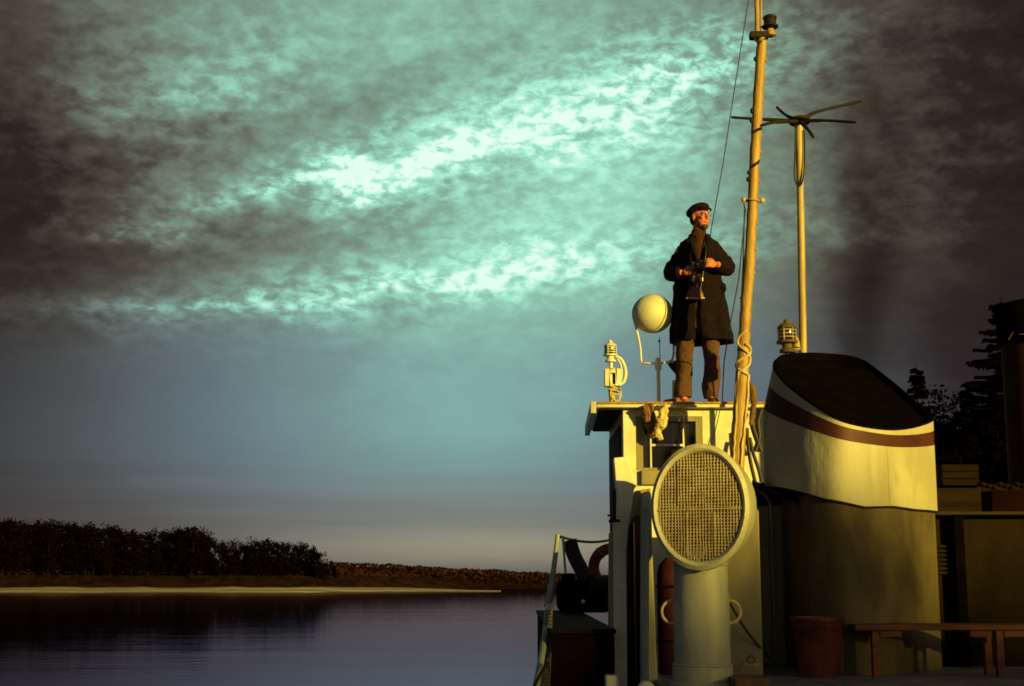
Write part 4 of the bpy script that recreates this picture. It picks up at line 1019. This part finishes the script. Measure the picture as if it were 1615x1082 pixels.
bo = b.build('body', skin, man); remesh(bo, .0055, 3)
# eyes
for s in (-1, 1):
    e1 = MB().ball(H(s*.031, -.078, .004), (.0125, .0115, .010), 12, 8, HM).build('eye', mat('eye_white', (.5, .42, .32), None, .3), man)
    MB().ball(H(s*.031, -.0885, .004), (.005, .002, .005), 10, 6, HM).build('iris', camblack, e1)
gl = MB()
for s in (-1, 1):
    gl.torus(H(s*.032, -.098, .002), .021, .0016, HM @ Vector((0, 1, 0)), 22, 6)
    gl.tube([H(s*.053, -.097, .004), H(s*.078, -.04, .006), H(s*.080, .005, .004)], .0018, 6)
gl.tube([H(-.011, -.099, .004), H(0, -.103, .007), H(.011, -.099, .004)], .002, 6)
gl.build('spectacles', chrome, man)
# hair, beard
hb = MB(); hb.ball(H(0, .030, -.012), (.079, .082, .070), 20, 14, HM)
ho_ = hb.build('hair', hairm, man); remesh(ho_, .006, 2)
bb = MB(); bb.ball(H(0, -.062, -.106), (.036, .028, .027), 16, 12, HM)
bb.ball(H(.0, -.052, -.124), (.022, .020, .020), 12, 8, HM)
for s in (-1, 1): bb.ball(H(s*.040, -.034, -.090), (.016, .026, .022), 12, 8, HM)
bo2 = bb.build('beard', hairm, man); remesh(bo2, .006, 2)
# flat cap tilted up, peak to the front right
cp = MB(); CM = HM @ Matrix.Rotation(R(-12), 3, 'X')
cp.ball(H(0, .012, .082), (.098, .112, .048), 28, 14, CM); cp.ball(H(-.015, .04, .062), (.092, .095, .050), 24, 12, CM)
cp.loft([[H(x, y-.085-.045*(1-abs(x/.075)**2)*t, .082-.012*t) for (x, y) in ()] for t in ()]) if 0 else None
pk = MB(); rings = []
for t in (0, .5, 1):
    rg_ = []
    for k in range(17):
        u = -1+2*k/16; wdt = .078*(1-.12*t)
        rg_.append(H(u*wdt, -.070-.030*(1-u*u)-.045*t*(1-u*u)**.5, .066-.016*t-.010*u*u+.004))
    rings.append(rg_)
pk.loft(rings, cap=False, closed=False)
co = cp.build('cap', cap_m, man); remesh(co, .006, 3)
po = pk.build('peak', cap_m, co); so = po.modifiers.new('thick', 'SOLIDIFY'); so.thickness = .007
# knitted jersey and scarf at the open neck
sw = MB()
sw.loft([ring(1101, 379, .080, .075, .022), ring(1102, 388, .13, .115, .02), ring(1102, 410, .175, .135, .01), ring(1102, 450, .165, .130, .01), ring(1102, 490, .175, .135, .01), ring(1102, 506, .17, .13, .01)])
sw.torus(L(1102.5, 364, .010), .050, .019, (0.05, -.2, 1), 28, 10); sw.torus(L(1102, 367.5, .012), .052, .020, (0.05, -.25, 1), 28, 10); sw.torus(L(1102, 372, .008), .062, .023, (0.05, -.15, 1), 28, 10); sw.ball(L(1102, 380, -.05), (.05, .05, .06), 14, 10); sw.torus(L(1102, 377, .004), .066, .020, (-.1, -.25, 1), 28, 10)
swo = sw.build('jersey', knit, man); remesh(swo, .008, 2)
# trousers
tr = MB()
tr.loft([ring(1102, 486, .165, .125, .01), ring(1102, 505, .175, .13, .01), ring(1102, 522, .165, .125, .01)])
def legrings(pts):
    tr.loft([ring(x, y, r, r*1.12, yy, 24, 2.1) for x, y, r, yy in pts])
legrings([(1084, 505, .095, .01), (1081, 540, .088, 0), (1079.5, 560, .080, -.005), (1079.5, 580, .076, .0), (1078, 596, .077, .02), (1077, 610, .081, .02), (1077, 620, .085, .02), (1077, 627, .082, .02)])
legrings([(1120, 505, .095, .01), (1121, 540, .084, 0), (1121.5, 558, .070, -.005), (1123, 575, .074, .0), (1123, 592, .080, .02), (1122, 604, .086, .02), (1121.5, 612, .084, .02), (1121.5, 620, .076, .02), (1121.5, 628, .066, .02)])
to = tr.build('trousers', trous, man); remesh(to, .008, 3); cloth(to, .026, .09)
# shoes: left one pointing left, right one at the camera
def shoe(heel, dirv, ln=.29):
    d = Vector(dirv).normalized(); s_ = Vector((-d.y, d.x, 0)); z0 = RZ+.001; m_ = MB(); rings = []
    for t, wv, h in ((0, .030, .050), (.06, .036, .085), (.25, .039, .095), (.45, .040, .078), (.65, .045, .058), (.85, .041, .048), (.97, .026, .036), (1.0, .012, .028)):
        c = Vector((heel.x, heel.y, z0))+d*ln*t; n = 16; rg_ = []
        for k in range(n):
            a = 2*math.pi*k/n; sa = math.sin(a); rg_.append(c+s_*wv*math.copysign(abs(math.cos(a))**.8, math.cos(a))+Vector((0, 0, (h*.42 if sa > 0 else 0)*0 + h/2+h/2*math.copysign(abs(sa)**.7, sa))))
        rings.append(rg_)
    o = m_.loft(rings).build('shoe', shoe_m, man)
    so = MB(); r1 = []
    for zz in (0.0, .014):
        r1.append([Vector((heel.x, heel.y, z0+zz))+d*ln*t+s_*wv for t, wv in ((-.01, .02), (.1, .040), (.4, .038), (.65, .049), (.88, .043), (1.02, .012), (1.02, -.012), (.88, -.043), (.65, -.049), (.4, -.038), (.1, -.040), (-.01, -.02))])
    so.loft(r1).build('sole', camblack, o)
shoe(L(1086, 630, .08), (-.80, -.60, 0), .31); shoe(L(1121, 630, .10), (.02, -1, 0), .28)
# overcoat: lofted skirt and trunk open at the front, fused with the sleeves
ct = MB()
# (centre px, row, half width m, front depth, back depth, opening half width m, opening centre px)
sec = [(1102, 370.5, .075, .060, .085, .045, 1102), (1102, 375, .110, .085, .105, .045, 1102), (1103, 382, .175, .115, .125, .052, 1103), (1103.5, 392, .208, .135, .135, .052, 1104), (1103, 405, .208, .150, .14, .034, 1104),
       (1102, 420, .20, .155, .14, .016, 1103), (1102, 440, .212, .155, .145, .014, 1100), (1102, 452, .232, .16, .15, .014, 1099), (1103, 470, .245, .165, .16, .016, 1098), (1105, 495, .262, .17, .17, .020, 1098),
       (1107, 520, .278, .175, .18, .026, 1098), (1108, 541, .288, .18, .185, .034, 1099)]
n = 56; outer = []; 
for i, (cx, py, rx, rf, rb, op, ocx) in enumerate(sec):
    c = L(cx, py, .015); rg_ = []; oc = (ocx-cx)*K
    a0 = math.asin(max(-1, min(1, (oc+op)/rx))); a1 = math.asin(max(-1, min(1, (oc-op)/rx)))
    for k in range(n):
        # from the right edge of the opening, round the back, to the left edge
        a = a0+(2*math.pi-a0+a1)*k/(n-1)
        fold = max(0, (py-440)/100)*(.014*math.sin(a*7+1.1)+.010*math.sin(a*11+.4))+(.006*math.sin(a*5+py*.08))
        sx_, cyv = math.sin(a), math.cos(a)
        rx2 = rx+fold; ry = (rf if cyv > 0 else rb)+fold
        hem = 0
        if i == len(sec)-1: hem = .020*math.sin(a+.6)-.012*sx_
        rg_.append(c+Vector((math.copysign(abs(sx_)**.92, sx_)*rx2, -math.copysign(abs(cyv)**.85, cyv)*ry, hem)))
    outer.append(rg_)
fine = []
for i in range(len(outer)-1):
    for j in range(3):
        t = j/3; fine.append([outer[i][k].lerp(outer[i+1][k], t) for k in range(n)])
fine.append(outer[-1])
inner = []
for rg_ in fine:
    c = sum(rg_, Vector())/n; inner.append([c+(q-c)*.93+Vector((0, 0, 0)) for q in rg_])
# closed shell: outer + inner strips
vs = []; fs = []; m = len(fine)
for rg_ in fine: vs += rg_
for rg_ in inner: vs += rg_
o2 = m*n
for i in range(m-1):
    for k in range(n-1):
        a = i*n+k; fs.append((a, a+1, a+n+1, a+n)); fs.append((o2+a, o2+a+n, o2+a+n+1, o2+a+1))
for k in range(n-1):
    fs.append((k, o2+k, o2+k+1, k+1)); a = (m-1)*n+k; fs.append((a, a+1, o2+a+1, o2+a))
for i in range(m-1):
    a = i*n; fs.append((a, a+n, o2+a+n, o2+a)); a = i*n+n-1; fs.append((a, o2+a, o2+a+n, a+n))
ct.add(vs, fs)
def sleeve(S_, E_, W_, rr_):
    pts = cr([S_, S_.lerp(E_, .5)+Vector((0, .01, 0)), E_, E_.lerp(W_, .5)+Vector((0, 0, -.012)), W_.lerp(E_, .10)], 5)
    rs = [rr_[0]+(rr_[1]-rr_[0])*min(1, i/10) if i <= 10 else rr_[1]+(rr_[2]-rr_[1])*((i-10)/(len(pts)-11)) for i in range(len(pts))]
    rs = [r+.005*math.sin(i*1.9) for i, r in enumerate(rs)]
    ct.tube(pts, rs, 18)
sleeve(L(1080, 396, .02), L(1058, 430, .03), WL, (.074, .076, .056))
sleeve(L(1127, 396, .02), L(1147, 421, .03), WR_, (.074, .078, .058))
ct.ball(L(1060, 432, .04), (.070, .075, .072), 14, 10); ct.ball(L(1146, 424, .04), (.072, .075, .075), 14, 10)
# collar and lapels
for s, xc in ((-1, 1), (1, 1)):
    ct.tube(cr([L(1102+s*4, 369, .11), L(1102+s*13, 371, .05), L(1103+s*14, 379, -.06), L(1103.5+s*11, 392, -.125), L(1104+s*6, 408, -.15), L(1104+s*4, 418, -.155)], 5), [.016]*6+[.020]*6+[.022]*6+[.018]*6+[.010]*2, 8)
# pocket flap bulging on the right hip
ct.ball(L(1137.5, 456, .0), (.045, .12, .055), 14, 10); ct.ball(L(1067, 455, .0), (.035, .10, .06), 12, 8)
cto = ct.build('overcoat', coat_m, man); remesh(cto, .0075, 2); cloth(cto, .022, .09)
for py in (455, 482): MB().lathe([(.012, 0), (.012, .004), (.004, .006)], L(1108, py, -.165), (0, -1, 0), 14).build('button', coat_m, man)

# things in his hands
cc = L(1101, 419, -.30); e = empty('camera', tuple(cc), 'black camera with a shining lens in the hands of the man', 'camera')
MB().box(cc-Vector((.062, .022, .040)), tuple(cc+Vector((.062, .022, .035)))).build('body', camblack, e, smooth=False, bevel=.008)
MB().box(cc+Vector((-.022, -.018, .036)), tuple(cc+Vector((.022, .018, .056)))).build('viewfinder', camblack, e, smooth=False, bevel=.006)
MB().lathe([(.030, .022), (.032, .03), (.030, .06), (.026, .066), (.022, .060)], cc+Vector((.004, 0, -.004)), (.05, -1, .05), 24).build('lens', camblack, e)
MB().ball(cc+Vector((.020, -.035, .032)), (.011, .006, .011)).build('painted_glint', mat('glint', (.95, .95, .9), None, .25), e)  # near-white ball painting the glint of the lens
mtr = L(1100, 441, -.24); e = empty('light_meter', tuple(mtr), 'small brassy camera hanging on a strap under the hands of the man', 'camera')
MB().box(mtr-Vector((.050, .018, .022)), tuple(mtr+Vector((.050, .018, .022)))).build('body', brass, e, smooth=False, bevel=.006)
MB().lathe([(.024, .018), (.026, .03), (.022, .045), (.018, .04)], mtr+Vector((-.004, 0, -.004)), (0, -1, 0), 22).build('lens', camblack, e)
MB().lathe([(.008, 0), (.008, .014)], mtr+Vector((-.032, 0, .021))).build('dial', chrome, e)
MB().box(mtr+Vector((-.018, -.021, -.052)), tuple(mtr+Vector((.0, -.015, -.024)))).build('leather_flap', leather, e, smooth=False)
csb = L(1096, 463, -.215); e = empty('camera_case', tuple(csb), 'brown leather camera case hanging open in front of the overcoat', 'case')
r0 = lambda z, wv, dp: [csb+Vector((wv*x, dp*y, z)) for x, y in ((-1, -.6), (-.6, -1), (.6, -1), (1, -.6), (1, .6), (.6, 1), (-.6, 1), (-1, .6))]
MB().loft([r0(-.052, .078, .040), r0(-.045, .082, .044), r0(.0, .070, .040), r0(.05, .050, .030), r0(.058, .042, .026)]).build('body', leather, e)
MB().tube([csb+Vector((-.083, -.035, -.05)), csb+Vector((0, -.048, -.053)), csb+Vector((.083, -.035, -.05))], .006, 6).build('piping', canvas_m, e)
st = MB(); st.tube(cr([csb+Vector((-.05, 0, .04)), L(1090, 430, -.19), L(1090, 400, -.165), L(1092, 378, -.09), L(1097, 370, .03)], 6), .006, 6, flat=.6); st.tube(cr([csb+Vector((.05, 0, .04)), L(1108, 435, -.19), L(1113, 400, -.165), L(1112, 378, -.09), L(1106, 370, .03)], 6), .006, 6, flat=.6)
st.build('strap', camblack, e)

# ------------------------------------------------------------------ thin smoke rising from the funnel
def make_smoke():
    m = bpy.data.materials.new('smoke_absorption'); m.use_nodes = True; t = NT(m.node_tree); t.n.clear()
    o = t.node('ShaderNodeOutputMaterial'); va = t.node('ShaderNodeVolumeAbsorption'); va.inputs['Color'].default_value = (.30, .20, .20, 1)
    tc_ = t.node('ShaderNodeTexCoord').outputs['Object']; sp = t.node('ShaderNodeSeparateXYZ'); t.l.new(tc_, sp.inputs[0])
    xx, yy, zz = sp.outputs
    nz = t.noise(tc_, 1.5, 4, .6, .4)
    xx = t.m('ADD', t.m('SUBTRACT', xx, t.m('MULTIPLY', zz, .12)), t.m('MULTIPLY', t.m('SUBTRACT', nz, .5), .6))
    rad = t.m('ADD', .26, t.m('MULTIPLY', zz, .14))
    r = t.m('DIVIDE', t.m('SQRT', t.m('ADD', t.m('MULTIPLY', xx, xx), t.m('MULTIPLY', yy, yy))), rad)
    f = t.maprange(r, .2, 1.0, 1, 0)
    f = t.m('MULTIPLY', f, t.maprange(nz, .3, .65, .35, 1)); f = t.m('MULTIPLY', f, t.maprange(zz, .0, 2.6, 1, .0))
    t.put(va.inputs['Density'], t.m('MULTIPLY', f, 3.8)); t.l.new(va.outputs[0], o.inputs['Volume'])
    base = P(1348, 585, 10.3); mb = MB()
    mb.loft([[base+Vector((.12*z+(.45+.18*z)*math.cos(a*math.pi/8), (.40+.15*z)*math.sin(a*math.pi/8), z)) for a in range(16)] for z in (0, .7, 1.4, 2.0, 2.6)])
    tag(mb.build('smoke', m, loc=tuple(base)), 'faint dark smoke drifting up from the funnel', 'smoke', kind='stuff')
make_smoke()
